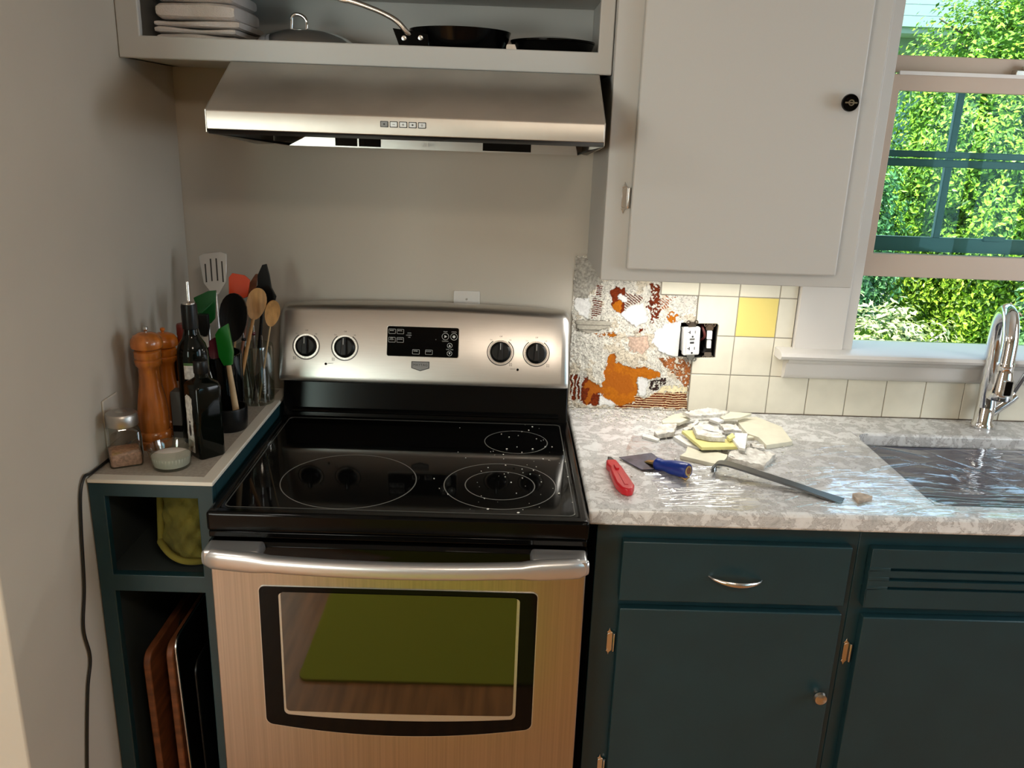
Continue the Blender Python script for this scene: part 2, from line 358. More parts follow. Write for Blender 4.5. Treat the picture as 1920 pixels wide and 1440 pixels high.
SHARDS=[
 ('cream',0.926,0.009,[(1.2245, -0.0851), (1.2789, -0.0698), (1.3235, -0.1461), (1.3169, -0.2547), (1.2418, -0.287), (1.237, -0.2316), (1.2163, -0.206), (1.2136, -0.1265)]),
 ('plaster',0.948,0.008,[(1.063, -0.1226), (1.1433, -0.0733), (1.1984, -0.0892), (1.1738, -0.1157), (1.0986, -0.143), (1.0791, -0.1414)]),
 ('cream',0.941,0.007,[(1.1653, -0.1166), (1.2009, -0.0824), (1.2565, -0.0945), (1.2167, -0.1254), (1.1717, -0.1362)]),
 ('yellow',0.937,0.008,[(1.0386, -0.2389), (1.0702, -0.2301), (1.1537, -0.2856), (1.1599, -0.3251), (1.0655, -0.3467)]),
 ('plaster',0.951,0.012,[(1.0664, -0.2411), (1.0893, -0.2141), (1.1082, -0.2061), (1.1312, -0.2354), (1.1317, -0.3014), (1.0916, -0.3059), (1.0637, -0.2925)]),
 ('plaster',0.94,0.008,[(1.1502, -0.1747), (1.192, -0.1773), (1.1947, -0.2243), (1.1497, -0.2251)]),
 ('white',0.942,0.007,[(1.1707, -0.2501), (1.2014, -0.2535), (1.1674, -0.3567), (1.1549, -0.3495), (1.1533, -0.293)]),
 ('yellow',0.946,0.008,[(1.1398, -0.2873), (1.1609, -0.2618), (1.161, -0.2855), (1.1438, -0.3044)]),
 ('cream',0.924,0.009,[(1.0407, -0.307), (1.071, -0.3461), (1.1066, -0.3405), (1.1273, -0.3551), (1.1197, -0.377), (1.0939, -0.4178), (1.0758, -0.4116), (1.0098, -0.3698), (1.0274, -0.3468)]),
 ('plaster',0.927,0.011,[(1.1333, -0.3459), (1.1619, -0.3216), (1.1949, -0.3133), (1.2459, -0.3477), (1.1957, -0.4223), (1.1589, -0.4073), (1.1229, -0.3789)]),
 ('plaster',0.931,0.012,[(0.9717, -0.2254), (1.0013, -0.1661), (1.0461, -0.149), (1.0224, -0.2271), (0.9787, -0.2461)]),
 ('white',0.921,0.007,[(0.9436, -0.2191), (0.9643, -0.2234), (0.9828, -0.2519), (0.9743, -0.2644), (0.9408, -0.2375)]),
 ('plaster',0.938,0.009,[(1.0433, -0.2259), (1.0993, -0.1442), (1.1009, -0.1573), (1.0663, -0.2177), (1.0472, -0.2378)]),
 ('cream',0.936,0.009,[(1.003, -0.1539), (1.0433, -0.1033), (1.069, -0.0871), (1.0833, -0.1267), (1.0495, -0.1628), (1.0017, -0.1736)]),
 ('white',0.925,0.008,[(1.0181, -0.2416), (1.0349, -0.2311), (1.0536, -0.2741), (1.0695, -0.3156), (1.0403, -0.2982)]),
 ('plaster',0.923,0.009,[(1.2081, -0.2676), (1.2377, -0.2738), (1.2332, -0.2999), (1.2068, -0.3021)]),
 ('cream',0.922,0.007,[(1.2155, -0.2107), (1.2438, -0.2021), (1.2373, -0.221), (1.2107, -0.2281)]),
 ('white',0.938,0.007,[(1.1325, -0.1346), (1.1531, -0.1226), (1.1708, -0.141), (1.1509, -0.1593)]),
 ('plaster',0.932,0.008,[(1.1008, -0.1403), (1.1249, -0.1315), (1.1293, -0.1509), (1.1009, -0.1599)]),
 ('tan',0.922,0.008,[(1.3487, -0.5596), (1.3666, -0.55), (1.3884, -0.5707), (1.3462, -0.6007)]),
]

# ------------------------------------------------------------------ the room
def wallgrid(bm, a0, a1, z0, z1, holes, fn, d0, d1):
    holes = [(max(h[0], a0), min(h[1], a1), h[2], h[3]) for h in holes]; A = sorted({a0, a1, *[h[0] for h in holes], *[h[1] for h in holes]}); Zs = sorted({z0, z1, *[h[2] for h in holes], *[h[3] for h in holes]})
    for i in range(len(A)-1):
        for j in range(len(Zs)-1):
            ca, cz = (A[i]+A[i+1])/2, (Zs[j]+Zs[j+1])/2
            if any(h[0] < ca < h[1] and h[2] < cz < h[3] for h in holes): continue
            prism(bm, [(A[i], Zs[j]), (A[i+1], Zs[j]), (A[i+1], Zs[j+1]), (A[i], Zs[j+1])], fn, d0, d1)
    bmesh.ops.remove_doubles(bm, verts=bm.verts[:], dist=1e-5)
    seen = {}
    for f in bm.faces: seen.setdefault(tuple(round(c, 4) for c in f.calc_center_median()), []).append(f)
    bmesh.ops.delete(bm, geom=[f for g in seen.values() if len(g) > 1 for f in g], context='FACES')
    return bm
WL = -.262
BOXH = (1.062, 1.164, 1.070, 1.166)            # opening of the electrical box
WIN = (1.535, 2.43, 1.100, 2.12)
struct('wall_back', wallgrid(BM(), WL-.12, 3.2, 0, 2.45, [BOXH, WIN], XZ, 0, .13), 'wall_paint', smooth=0)
struct('wall_left', box(BM(), WL-.12, WL, -.965, 0, 0, 2.45), 'wall_paint', bev=.004)
struct('wall_left', box(BM(), WL-.12, WL, -4.2, -3.2, 0, 2.45), 'wall_paint', smooth=0)
struct('wall_right', wallgrid(BM(), -4.3, .13, 0, 2.45, [(-3.2, -2.0, .95, 2.05)], lambda u, v, d: (d, u, v), 3.2, 3.3), 'wall_paint', smooth=0)
struct('wall_rear', wallgrid(BM(), -3.1, 3.3, 0, 2.45, [(-2.1, -.7, .9, 2.1)], XZ, -4.3, -4.2), 'wall_paint', smooth=0)
struct('wall_side_room', box(BM(), -3.1, -3.0, -4.2, .9, 0, 2.45), 'wall_paint', smooth=0)
struct('wall_side_room', box(BM(), -3.1, WL-.12, .8, .9, 0, 2.45), 'wall_paint', smooth=0)
struct('wall_side_room', box(BM(), WL-.12-.1, WL-.12, .0, .8, 0, 2.45), 'wall_paint', smooth=0)
struct('ceiling', box(BM(), -3.1, 3.3, -4.3, .9, 2.45, 2.55), 'ceiling_paint', smooth=0)
struct('floor', box(BM(), -3.1, 3.3, -4.3, .9, -.06, 0), 'wood_floor', smooth=0)
# white open door added as stand-in for the bright strip past the left wall
d = empty('door_1', (-.42, -.45, .01), kind='structure')
bm = box(BM(), -1.22, -.42, -.45, -.41, .01, 2.03)
obj('door_leaf', bm, 'door_white', d, bev=.003)
for z0, z1 in ((.22, .95), (1.08, 1.88)):
    for x0 in (-1.12, -.78):
        bm = BM(); prism(bm, [(x0, z0), (x0+.26, z0), (x0+.26, z1), (x0, z1)], XZ, -.458, -.450); obj('door_panel', bm, 'door_white', d, bev=.003)
w2 = empty('window_2', (-1.4, -4.25, .9), kind='structure')
obj('window_frame', wallgrid(BM(), -2.1, -.7, .9, 2.1, [(-2.04, -1.43, .96, 2.04), (-1.37, -.76, .96, 2.04)], XZ, -4.27, -4.22), 'white_trim', w2, smooth=0)
obj('window_pane', box(BM(), -2.06, -.74, -4.25, -4.246, .95, 2.05), 'window_glass', w2, smooth=0)
w3_ = empty('window_3', (3.25, -2.6, .95), kind='structure')
obj('window_frame', wallgrid(BM(), -3.2, -2.0, .95, 2.05, [(-3.14, -2.63, 1.01, 1.99), (-2.57, -2.06, 1.01, 1.99)], lambda u, v, d: (d, u, v), 3.22, 3.27), 'white_trim', w3_, smooth=0)
obj('window_pane', box(BM(), 3.245, 3.249, -3.16, -2.04, 1.0, 2.0), 'window_glass', w3_, smooth=0)

# ------------------------------------------------------------------ the window over the sink
w = empty('window_1', (1.98, 0, 1.10), kind='structure')
x0, x1, z0, z1 = WIN
bm = BM()                                                    # casing boards
box(bm, 1.372, x0-.028, -.020, 0, 1.10, 2.24); box(bm, x1+.028, x1+.16, -.020, 0, 1.10, 2.24); box(bm, x0-.028, x1+.028, -.020, 0, z1+.01, 2.24)
obj('window_casing', bm, 'white_trim', w, bev=.003)
bm = BM()                                                    # jamb lining
box(bm, x0-.028, x0, -.012, .13, z0, z1+.03); box(bm, x1, x1+.028, -.012, .13, z0, z1+.03); box(bm, x0, x1, -.012, .13, z1, z1+.03)
box(bm, x0, x0+.010, .020, .034, z0, z1); box(bm, x1-.010, x1, .020, .034, z0, z1)
obj('window_frame', bm, 'white_trim', w, bev=.0015)
prof = [(.10, 1.085), (-.055, 1.085), (-.068, 1.089), (-.072, 1.097), (-.068, 1.105), (-.058, 1.109), (.10, 1.109)]
bm = BM(); prism(bm, prof, YZ, 1.325, 2.64); obj('window_stool', bm, 'white_trim', w)
prof = [(-.001, 1.085), (-.056, 1.085), (-.050, 1.077), (-.038, 1.070), (-.034, 1.058), (-.034, 1.040), (-.028, 1.030), (-.018, 1.024), (-.001, 1.024)]
bm = BM(); prism(bm, prof, YZ, 1.352, 2.61); obj('window_apron', bm, 'white_trim', w)
bm = BM(); prism(bm, [(.10, 1.085), (.17, 1.07), (.17, 1.095), (.10, 1.109)], YZ, x0-.01, x1+.01); obj('outer_sill', bm, 'house_glass', w, smooth=0)
# lower sash, raised a hand's width
s = empty('lower_sash', (x0+.01, .045, 1.304)); s.parent = w; s.location = Vector((x0+.01, .045, 1.304))-Vector(w.location)
def sash(par, zb, zt, ya, yb, bot, top, st, matn, nm='sash_frame'):
    bm = wallgrid(BM(), x0+.001, x1-.001, zb, zt, [(x0+st, x1-st, zb+bot, zt-top)], XZ, ya, yb); return obj(nm, bm, matn, par, bev=.002)
sash(s, 1.304, 1.822, .034, .062, .062, .040, .038, 'sash_paint')
obj('pane', box(BM(), x0+.03, x1-.03, .047, .049, 1.36, 1.79), 'window_glass', s, smooth=0)
bm = BM(); box(bm, x0+.03, x1-.03, .028, .034, 1.820, 1.829); obj('sash_glint', bm, 'sash_highlight', s)  # pale strip painting the white highlight along the sash's top edge
# upper sash and the teal storm frame with its bars
s2 = empty('upper_sash', (x0, .09, 1.82)); s2.parent = w; s2.location = Vector((x0, .09, 1.82))-Vector(w.location)
sash(s2, 1.828, 2.12, .070, .098, .042, .04, .034, 'sash_paint')
obj('pane', box(BM(), x0+.03, x1-.03, .083, .085, 1.86, 2.09), 'window_glass', s2, smooth=0)
bm = BM(); box(bm, 1.87, 1.93, .045, .068, 1.822, 1.842); lathe(bm, [(0, 0), (.014, 0), (.014, .008), (.006, .012), (0, .012)], (1.90, .05, 1.842), 16); obj('sash_lock', bm, 'old_nickel', s2, bev=.002)
s3 = empty('storm_frame', (x0, .12, 1.39)); s3.parent = w; s3.location = Vector((x0, .12, 1.39))-Vector(w.location)
bm = BM()
for zz, hh in ((1.366, .040), (1.594, .020), (1.618, .017), (1.795, .02)): box(bm, x0, x1, .104, .124, zz, zz+hh)
obj('storm_rail', bm, 'sash_teal', s3, bev=.002)
for xx in (1.763, 2.03, 2.29):
    obj('storm_bar', box(BM(), xx, xx+.019, .106, .122, 1.40, 1.80), 'sash_teal', s3, bev=.002)
box_bm = BM(); box(box_bm, 1.90, 1.96, .098, .106, 1.400, 1.414); obj('storm_latch', box_bm, 'sash_teal', s3, bev=.002)

# ------------------------------------------------------------------ bare wall where the tiles came off
def build_patch():
    X0, X1, Z0, Z1, st = .7625, 1.1015, .914, 1.346, .0013
    nx, nz = int((X1-X0)/st), int((Z1-Z0)/st)
    gx = X0+np.arange(nx+1)*(X1-X0)/nx; gz = Z0+np.arange(nz+1)*(Z1-Z0)/nz
    GX, GZ = np.meshgrid(gx, gz, indexing='ij'); sh = GX.shape
    def fb(fx, fz, sc, o=0, octv=4):
        out = np.empty(fx.size); a = fx.ravel()*sc; c = fz.ravel()*sc
        for i in range(a.size): out[i] = noise.fractal(Vector((a[i], c[i], o)), .9, 2.1, octv)
        return out.reshape(fx.shape)
    n1 = fb(GX, GZ, 60, 0); n2 = fb(GX, GZ, 60, 9.1); n3 = fb(GX, GZ, 170, 3.3, 3); n4 = fb(GX, GZ, 24, 5.7, 5); n5 = fb(GX, GZ, 330, 7.7, 2)
    PX = GX+.0065*n1+.0012*n3; PZ = GZ+.0065*n2+.0012*n5
    def inside(poly):
        r = np.zeros(sh, bool); k = len(poly)
        for i in range(k):
            (xa, za), (xb, zb) = poly[i], poly[(i+1) % k]
            c = ((za > PZ) != (zb > PZ)) & (PX < (xb-xa)*(PZ-za)/((zb-za) if zb != za else 1e-9)+xa); r ^= c
        return r
    C = np.empty(sh+(3,)); H = np.zeros(sh)
    base = np.array((.66, .63, .56)); C[:] = base; C *= (1+.20*n4+.14*n3)[..., None]; C[n4 > .25] *= np.array((.80, .74, .66))
    crack = (np.abs(n1) < .040) | (np.abs(n2-.1) < .030) | (np.abs(n4+.15) < .012); C[crack] *= .45; H[crack] -= .0006
    H += .0024*n4+.0012*n3+.0012
    def put(key, col, h, vary=.15, cond=None):
        m = inside(PATCH[key])
        if cond is not None: m &= cond
        C[m] = (np.array(col)*(1+vary*(n3+.6*n4))[..., None])[m]; H[m] = (h+.0004*n3)[m]
        e = m & ~(np.roll(m, 1, 0) & np.roll(m, -1, 0) & np.roll(m, 1, 1) & np.roll(m, -1, 1)); C[e] *= .6  # rim of each patch darkened, painting the shadow of its thickness
    white, rust, orange, dark = (.74, .735, .72), (.15, .022, .004), (.42, .125, .006), (.04, .02, .018)
    comb = np.sin(GZ*2*PI/.0060+3*n4+120*GX*.15) > -.1
    comb2 = np.sin((GZ*.75+GX*.6)*2*PI/.0058+3*n4) > -.05
    hs = np.sin(GZ*2*PI/.0068+2.2*n4) > -.35
    flake = (n3+.7*n1) < .18
    put('whiteTL', white, .0022); put('graystrip', (.33, .31, .27), .0015, .5)
    put('comb1', rust, 0, .3, comb); put('comb2', rust, 0, .3, comb)
    put('white1', white, .0028, .04)
    put('rustA', rust, 0, .4, comb2 | (GX < .905)); put('orangeA', orange, 0, .2); put('whiteA', white, .0022)
    put('rustV', rust, 0, .4, flake); put('rustB', (.42, .10, .01), 0, .4, comb2 & flake); put('orangeB', orange, 0, .2, flake)
    put('ridge', (.40, .37, .31), .0035, .15); m = inside(PATCH['ridge']) & (np.sin(GZ*2*PI/.014) > .75); C[m] *= .5
    put('orangeL', orange, 0, .4, flake); put('rustS', rust, 0, .3, flake)
    put('pink', (.50, .36, .28), .0012, .35)
    put('rustD', (.36, .12, .035), .0002, .6, flake); put('rustE', rust, 0, .5, np.sin(GX*2*PI/.011+3*n2) > -.3)
    put('orangeC', orange, 0, .16); put('rustC', rust, 0, .5)
    m = inside(PATCH['orangeC']) & (n4 > .10); C[m] = np.array((.36, .10, .008))
    put('stripes', rust, 0, .5, hs); m = inside(PATCH['stripes']) & ~hs; C[m] = (.70, .52, .30)
    put('cream', (.80, .70, .45), .001, .15, (n3+n1) < .3); put('dark', dark, 0, .6, flake)
    put('whiteH', white, .0025, .04); put('whiteBL', white, .0025)
    put('white2', (.76, .76, .76), .0034, .02)
    C = np.clip(C, .004, .9); H = np.clip(H, -.0008, .006)
    H += .0012
    dead = np.zeros((nx, nz), bool)
    cx = (gx[:-1]+gx[1:])/2; cz = (gz[:-1]+gz[1:])/2; CX, CZ = np.meshgrid(cx, cz, indexing='ij')
    dead |= (CZ > 1.2405) & (CX > .9995)
    dead |= (CX > BOXH[0]) & (CZ > BOXH[2]) & (CZ < BOXH[3])
    edge = .766+.004*n4[:-1, :-1]+.002*n1[:-1, :-1]
    dead |= CX < edge
    dead |= (CZ > 1.338+.004*n1[:-1, :-1]) & (CX < .80)
    dead |= (CX > .797) & (CZ > 1.331)
    vid = -np.ones(sh, int); verts = []; faces = []; cols = []
    def V(i, j):
        if vid[i, j] < 0: vid[i, j] = len(verts); verts.append((gx[i], -H[i, j], gz[j])); cols.append(C[i, j])
        return int(vid[i, j])
    for i in range(nx):
        for j in range(nz):
            if not dead[i, j]: faces.append((V(i, j), V(i+1, j), V(i+1, j+1), V(i, j+1)))
    me = bpy.data.meshes.new('exposed_plaster'); me.from_pydata(verts, [], faces)
    ca = me.color_attributes.new('wear_and_shade', 'FLOAT_COLOR', 'POINT')
    ca.data.foreach_set('color', np.c_[np.array(cols), np.ones(len(cols))].astype(np.float32).ravel())
    me.materials.append(MATS['bare_wall'])
    for p in me.polygons: p.use_smooth = True
    o = bpy.data.objects.new('exposed_plaster', me); COL.objects.link(o)
    tag(o, 'bare patch of wall with white plaster and rusty orange tile glue beside the stove', 'plaster patch')
build_patch()

# ------------------------------------------------------------------ tiles still on the wall
T = .1095; TX = 1.1022; TZ = .914
tb = empty('tile_backsplash', (TX, 0, TZ), 'cream square wall tiles behind the sink and under the wall cabinet, one yellow', 'backsplash')
bm = BM(); cells = []
g = .0012
def tile(bm, x0, x1, z0, z1):
    prism(bm, [(x0+g, z0+g), (x1-g, z0+g), (x1-g, z1-g), (x0+g, z1-g)], XZ, -.008, -.0005)
for k in range(0, 3):
    for j in range(3):
        a, c = TX+k*T, min(TX+(k+1)*T, 1.3705)
        if c-a < .01: continue
        if k == 1 and j == 2: continue
        if k == 0 and j in (1, 2):                      # tiles cut round the electrical box
            za, zc = TZ+j*T, TZ+(j+1)*T
            if j == 1: pts = [(a+g, za+g), (c-g, za+g), (c-g, zc-g), (BOXH[1], zc-g), (BOXH[1]+.001, BOXH[2]+.002), (a+g, BOXH[2]-.001)]
            else: pts = [(a+g, BOXH[3]), (BOXH[1]-.004, BOXH[3]+.002), (BOXH[1]+.001, BOXH[3]-.004), (BOXH[1], za+g), (c-g, za+g), (c-g, zc-g), (a+g, zc-g)]
            prism(bm, pts, XZ, -.008, -.0005); continue
        if j == 0 and k == 2: c = TX+3*T
        tile(bm, a, c, TZ+j*T, TZ+(j+1)*T)
for a, c in ((1.0, TX), (TX, TX+T), (TX+T, TX+2*T), (TX+2*T, 1.3705)): tile(bm, a, c, TZ+3*T, 1.352)
for k in range(3, 15): tile(bm, TX+k*T, TX+(k+1)*T, TZ, TZ+T)
obj('cream_tiles', bm, 'tile_cream', tb, bev=.0012, seg=2)
bm = BM(); tile(bm, TX+T, TX+2*T, TZ+2*T, TZ+3*T); obj('yellow_tile', bm, 'tile_yellow', tb, bev=.0012, label='pale yellow tile')
bm = BM(); wallgrid(bm, TX, 1.3705, TZ, 1.331, [BOXH], XZ, -.0062, -.0003); box(bm, 1.0, TX, -.0062, -.0003, TZ+3*T, 1.331); box(bm, 1.3705, TX+15*T, -.0062, -.0003, TZ, 1.022)
obj('grout', bm, 'grout', tb, smooth=0)

obj('caulk_line', box(BM(), TX, 2.7, -.0098, -.008, .9141, .9166), 'grime', tb, smooth=0)
# electrical box with the two devices hanging out of it
eb = empty('electrical_box', (1.113, 0, 1.07), 'black open electrical box sunk into the wall between plaster and tiles', 'electrical box')
bm = BM(); x0, x1, z0, z1 = BOXH
for a in ((x0, x0+.003, .0, .06, z0, z1), (x1-.003, x1, 0, .06, z0, z1), (x0+.003, x1-.003, 0, .06, z0, z0+.003), (x0+.003, x1-.003, 0, .06, z1-.003, z1), (x0, x1, .058, .062, z0, z1)): box(bm, *a)
obj('box_shell', bm, 'black_matte', eb, smooth=0)
bm = BM(); tube(bm, smoothpts([(1.128, .05, 1.15), (1.124, .01, 1.155), (1.131, -.002, 1.13), (1.126, .03, 1.11)]), .0035, 8); obj('wire', bm, 'wire_red', eb)
bm = BM(); tube(bm, smoothpts([(1.137, .05, 1.10), (1.135, .0, 1.095), (1.13, .0, 1.085), (1.125, .04, 1.08)]), .0035, 8); obj('wire', bm, 'black_plastic', eb)
def yoke(bm, cx, cz, y, h):
    box(bm, cx-.006, cx+.006, y+.001, y+.0022, cz-h-.004, cz+h+.004)
    for s in (1, -1):
        zz = cz+s*h
        prism(bm, rrect(cx-.010, cx+.010, min(zz-s*.012, zz+s*.004), max(zz-s*.012, zz+s*.004), .003, 3), XZ, y-.001, y)
        for dx in (-.010, .010): ring(bm, (cx+dx, zz+s*.003), .0028, .0058, 14, XZ, y-.001, y)
ol = empty('power_outlet', (1.092, -.012, 1.085), 'white double power outlet without a cover plate, hanging loose in its wall box', 'outlet')
MT = Matrix.Translation((1.092, -.016, 1.119)) @ Matrix.Rotation(R(-2.5), 4, 'Y') @ Matrix.Rotation(R(9), 4, 'Z') @ Matrix.Diagonal((1.08, 1, 1.08, 1))
def onM(bm, M): bmesh.ops.transform(bm, matrix=M, verts=bm.verts[:]); return bm
bm = BM(); prism(bm, rrect(-.0215, .0215, -.036, .036, .004, 4), XZ, -.004, .008); prism(bm, rrect(-.018, .018, -.030, .030, .002, 2), XZ, .008, .036); obj('outlet_body', onM(bm, MT), 'outlet_white', ol, bev=.0012)
bm = BM(); prism(bm, rrect(-.0150, .0165, -.033, .033, .003, 4), XZ, -.0062, -.004); obj('outlet_face', onM(bm, MT), 'outlet_white', ol, bev=.0008)
for s in (.024, -.018):
    bm = BM(); box(bm, -.0075, -.0052, -.0068, -.006, s-.004, s+.004); box(bm, -.0115, -.0052, -.0068, -.006, s-.001, s+.001); obj('live_slot', onM(bm, MT), 'print_dark', ol, smooth=0)
    obj('earth_hole', onM(prism(BM(), circ(.001, s-.0115, .0026, 14), XZ, -.0068, -.006), MT), 'print_dark', ol, smooth=0)
    obj('neutral_slot', onM(box(BM(), .0062, .0084, -.0068, -.006, s-.0035, s+.0035), MT), 'print_grey', ol, smooth=0)
bm = BM(); box(bm, -.0065, .0065, -.0074, -.006, .0035, .0085); obj('reset_button', onM(bm, MT), 'print_grey', ol, bev=.0005, label='grey button')
bm = BM(); box(bm, -.0055, .0055, -.0074, -.006, -.0055, -.0005); obj('test_button', onM(bm, MT), 'print_dark', ol, bev=.0005, label='black button')
bm = BM(); yoke(bm, 0, 0, -.001, .045); obj('mounting_bracket', onM(bm, MT), 'old_nickel', ol)
sw = empty('light_switch', (1.143, -.008, 1.085), 'narrow white switch without a cover plate, right of the loose power outlet', 'switch')
MS = Matrix.Translation((1.143, -.004, 1.117)) @ Matrix.Rotation(R(-2), 4, 'Y') @ Matrix.Rotation(R(-6), 4, 'Z')
bm = BM(); prism(bm, rrect(-.009, .009, -.033, .030, .002, 2), XZ, 0, .03); obj('switch_body', onM(bm, MS), 'black_plastic', sw)
bm = BM(); prism(bm, rrect(-.0065, .0075, .006, .030, .002, 3), XZ, -.005, 0); prism(bm, rrect(-.006, .006, -.018, .004, .002, 3), XZ, -.009, 0); obj('rocker', onM(bm, MS), 'outlet_white', sw, bev=.001)
bm = BM(); yoke(bm, 0, 0, 0, .043); obj('mounting_bracket', onM(bm, MS), 'old_nickel', sw)
# remains of a pipe bracket in the plaster
# blank wall plate half behind the stove
wp = empty('blank_wall_plate', (.479, 0, 1.12), 'blank wall plate painted like the wall, above the stove back panel', 'wall plate')
bm = BM(); prism(bm, rrect(.4435, .5145, 1.119, 1.2345, .004, 4), XZ, -.005, 0); obj('plate', bm, 'white_trim', wp, bev=.002)
bm = BM(); lathe(bm, [(0, 0), (.003, 0), (.0025, .0012), (0, .0014)], n=12, M=Matrix.Translation((.479, -.005, 1.212)) @ Matrix.Rotation(PI/2, 4, 'X')); obj('screw', bm, 'satin_metal', wp)
w3 = empty('blank_wall_plate', (WL, -.47, 1.03), 'wall plate painted like the wall, low on the left wall behind the salt jar', 'wall plate')
YZX = lambda u, v, d: (d, u, v)
bm = BM(); prism(bm, rrect(-.552, -.482, .975, 1.078, .004, 4), YZX, WL, WL+.005); obj('plate', bm, 'wall_paint', w3, bev=.002)

# ------------------------------------------------------------------ open shelf unit over the hood
sh = empty('open_shelf', (.27, 0, 1.773), 'white painted open wall shelf above the range hood, holding towels and pans', 'shelf')
bm = BM(); box(bm, WL+.001, .7955, -.287, -.002, 1.7735, 1.8095); obj('shelf_board', bm, 'cab_white', sh, bev=.001)
bm = BM(); box(bm, WL+.001, .7955, -.30, -.002, 1.938, 1.956); box(bm, WL+.001, .7955, -.30, -.002, 2.25, 2.27); obj('shelf_board', bm, 'cab_white', sh, bev=.001)
bm = wallgrid(BM(), WL+.001, .7955, 1.7725, 2.29, [(-.213, .764, 1.818, 2.25)], XZ, -.305, -.287); obj('face_frame', bm, 'cab_white', sh, bev=.0025)
for a in (WL+.001, .7775): obj('side_panel', box(BM(), a, a+.018, -.287, -.002, 1.7735, 2.25), 'cab_white', sh, smooth=0)
bm = BM(); box(bm, WL+.019, .777, -.008, -.001, 1.8095, 2.25); obj('back_panel', bm, 'cab_white', sh, smooth=0)

# ------------------------------------------------------------------ wall cabinet
wc = empty('wall_cabinet', (1.085, 0, 1.332), 'white wall cabinet with one flat door, between the range hood and the window', 'cabinet')
bm = BM(); box(bm, .797, .815, -.315, -.001, 1.332, 2.30); box(bm, 1.352, 1.370, -.315, -.021, 1.332, 2.30); box(bm, .815, 1.352, -.315, -.001, 1.350, 1.366); box(bm, .815, 1.352, -.315, -.001, 2.28, 2.30); box(bm, .815, 1.352, -.006, -.001, 1.366, 2.28)
obj('body', bm, 'cab_white', wc, bev=.001)
bm = wallgrid(BM(), .797, 1.372, 1.332, 2.30, [(.87, 1.315, 1.39, 2.25)], XZ, -.333, -.315); obj('face_frame', bm, 'cab_white', wc, bev=.002)
dr = obj('door', prism(BM(), rrect(.852, 1.326, 1.3615, 2.27, .004, 3), XZ, -.352, -.3335), 'cab_white', wc, bev=.005, seg=3)
MK = lambda x, y, z: Matrix.Translation((x, y, z)) @ Matrix.Rotation(PI/2, 4, 'X')
bm = BM(); lathe(bm, [(0, 0), (.006, 0), (.006, .008), (.0175, .012), (.0185, .016), (.017, .020), (0, .021)], n=32, M=MK(1.296, -.352, 1.732)); kn = obj('knob', bm, 'black_gloss', dr)
bm = BM(); ring(bm, (0, 0), .004, .0065, 20, XY, .0215, .023); box(bm, -.013, .013, -.0015, .0015, .021, .0225); onM(bm, MK(1.296, -.352, 1.732)); obj('knob_inlay', bm, 'chrome', dr, label='silver inlay')
def hinge(par, x, y, z, h=.062, m='satin_metal', bare=False):
    bm = BM()
    tube(bm, [(x+.009, y-.006, z-h*.32), (x+.009, y-.006, z+h*.32)], .0035, 10)
    prism(bm, [(x-.006, z-h*.28), (x+.006, z-h*.34), (x+.006, z+h*.34), (x-.006, z+h*.28)], XZ, y-.003, y)
    for s in (1, -1):
        prism(bm, [(x-.004, z+s*h*.28), (x-.007, z+s*h*.34), (x-.003, z+s*h*.40), (x-.001, z+s*h*.5), (x+.001, z+s*h*.40), (x+.005, z+s*h*.34), (x+.002, z+s*h*.28)][::s], XZ, y-.0025, y)
    return obj('hinge', bm, m, par, bev=.0006)
hinge(wc, .838, -.3335, 1.517, .07); hinge(wc, .838, -.3335, 2.1, .07)
# lamp under the cabinet
lp = empty('cabinet_lamp', (1.06, -.17, 1.33), 'slim white lamp fixed under the wall cabinet, hidden behind its lower edge', 'lamp')
bm = BM(); box(bm, .84, 1.28, -.20, -.14, 1.333, 1.3498); obj('housing', bm, 'white_trim', lp, bev=.002)
bm = BM(); box(bm, .85, 1.27, -.192, -.148, 1.3312, 1.3335); obj('diffuser', bm, 'lamp_glow', lp, smooth=0)

# ------------------------------------------------------------------ base cabinets on the right
def louver(bm, x0, x1, z, y):
    prism(bm, [(y-.0005, z+.006), (y-.0045, z+.004), (y-.0005, z-.006)], YZ, x0, x1)
bc = empty('base_cabinet', (1.075, -.61, 0), 'dark teal base cabinet with drawer and door, right of the stove', 'cabinet')
ZC = .876
def frame(par, x0, x1, holes, top=ZC): obj('face_frame', wallgrid(BM(), x0, x1, .10, top, holes, XZ, -.612, -.592), 'teal', par, bev=.0015)
frame(bc, .792, 1.356, [(.865, 1.315, .70, .815), (.865, 1.315, .14, .65)])
bm = BM(); box(bm, .792, .81, -.592, -.01, .1, ZC); box(bm, 1.338, 1.356, -.592, -.01, .1, ZC); box(bm, .81, 1.338, -.592, -.01, .1, .118); box(bm, .81, 1.338, -.53, -.51, 0, .1); box(bm, .81, 1.338, -.02, -.01, .118, ZC); obj('body', bm, 'cab_inside', bc, smooth=0)
dw = obj('drawer', prism(BM(), rrect(.846, 1.336, .687, .829, .003, 3), XZ, -.634, -.613), 'teal', bc, bev=.006, seg=3)
bm = BM(); P = [(1.036+.114*t, -.634-.030*math.sin(PI*t)**.6, .752-.006*t) for t in [i/20 for i in range(21)]]
tube(bm, P, [(.0025+.0015*math.sin(PI*i/20), .0025+.0035*math.sin(PI*i/20)) for i in range(21)], 10, up=(0, 0, 1)); obj('drawer_pull', bm, 'satin_metal', dw)
dd = obj('door', prism(BM(), rrect(.850, 1.336, .13, .668, .003, 3), XZ, -.634, -.613), 'teal', bc, bev=.006, seg=3)
bm = BM(); lathe(bm, [(0, 0), (.006, 0), (.006, .010), (.013, .014), (.0155, .020), (.013, .026), (.006, .029), (0, .029)], n=28, M=MK(1.309, -.634, .467)); obj('knob', bm, 'old_nickel', dd)
hinge(bc, .836, -.613, .573, .07); hinge(bc, .836, -.613, .235, .07)
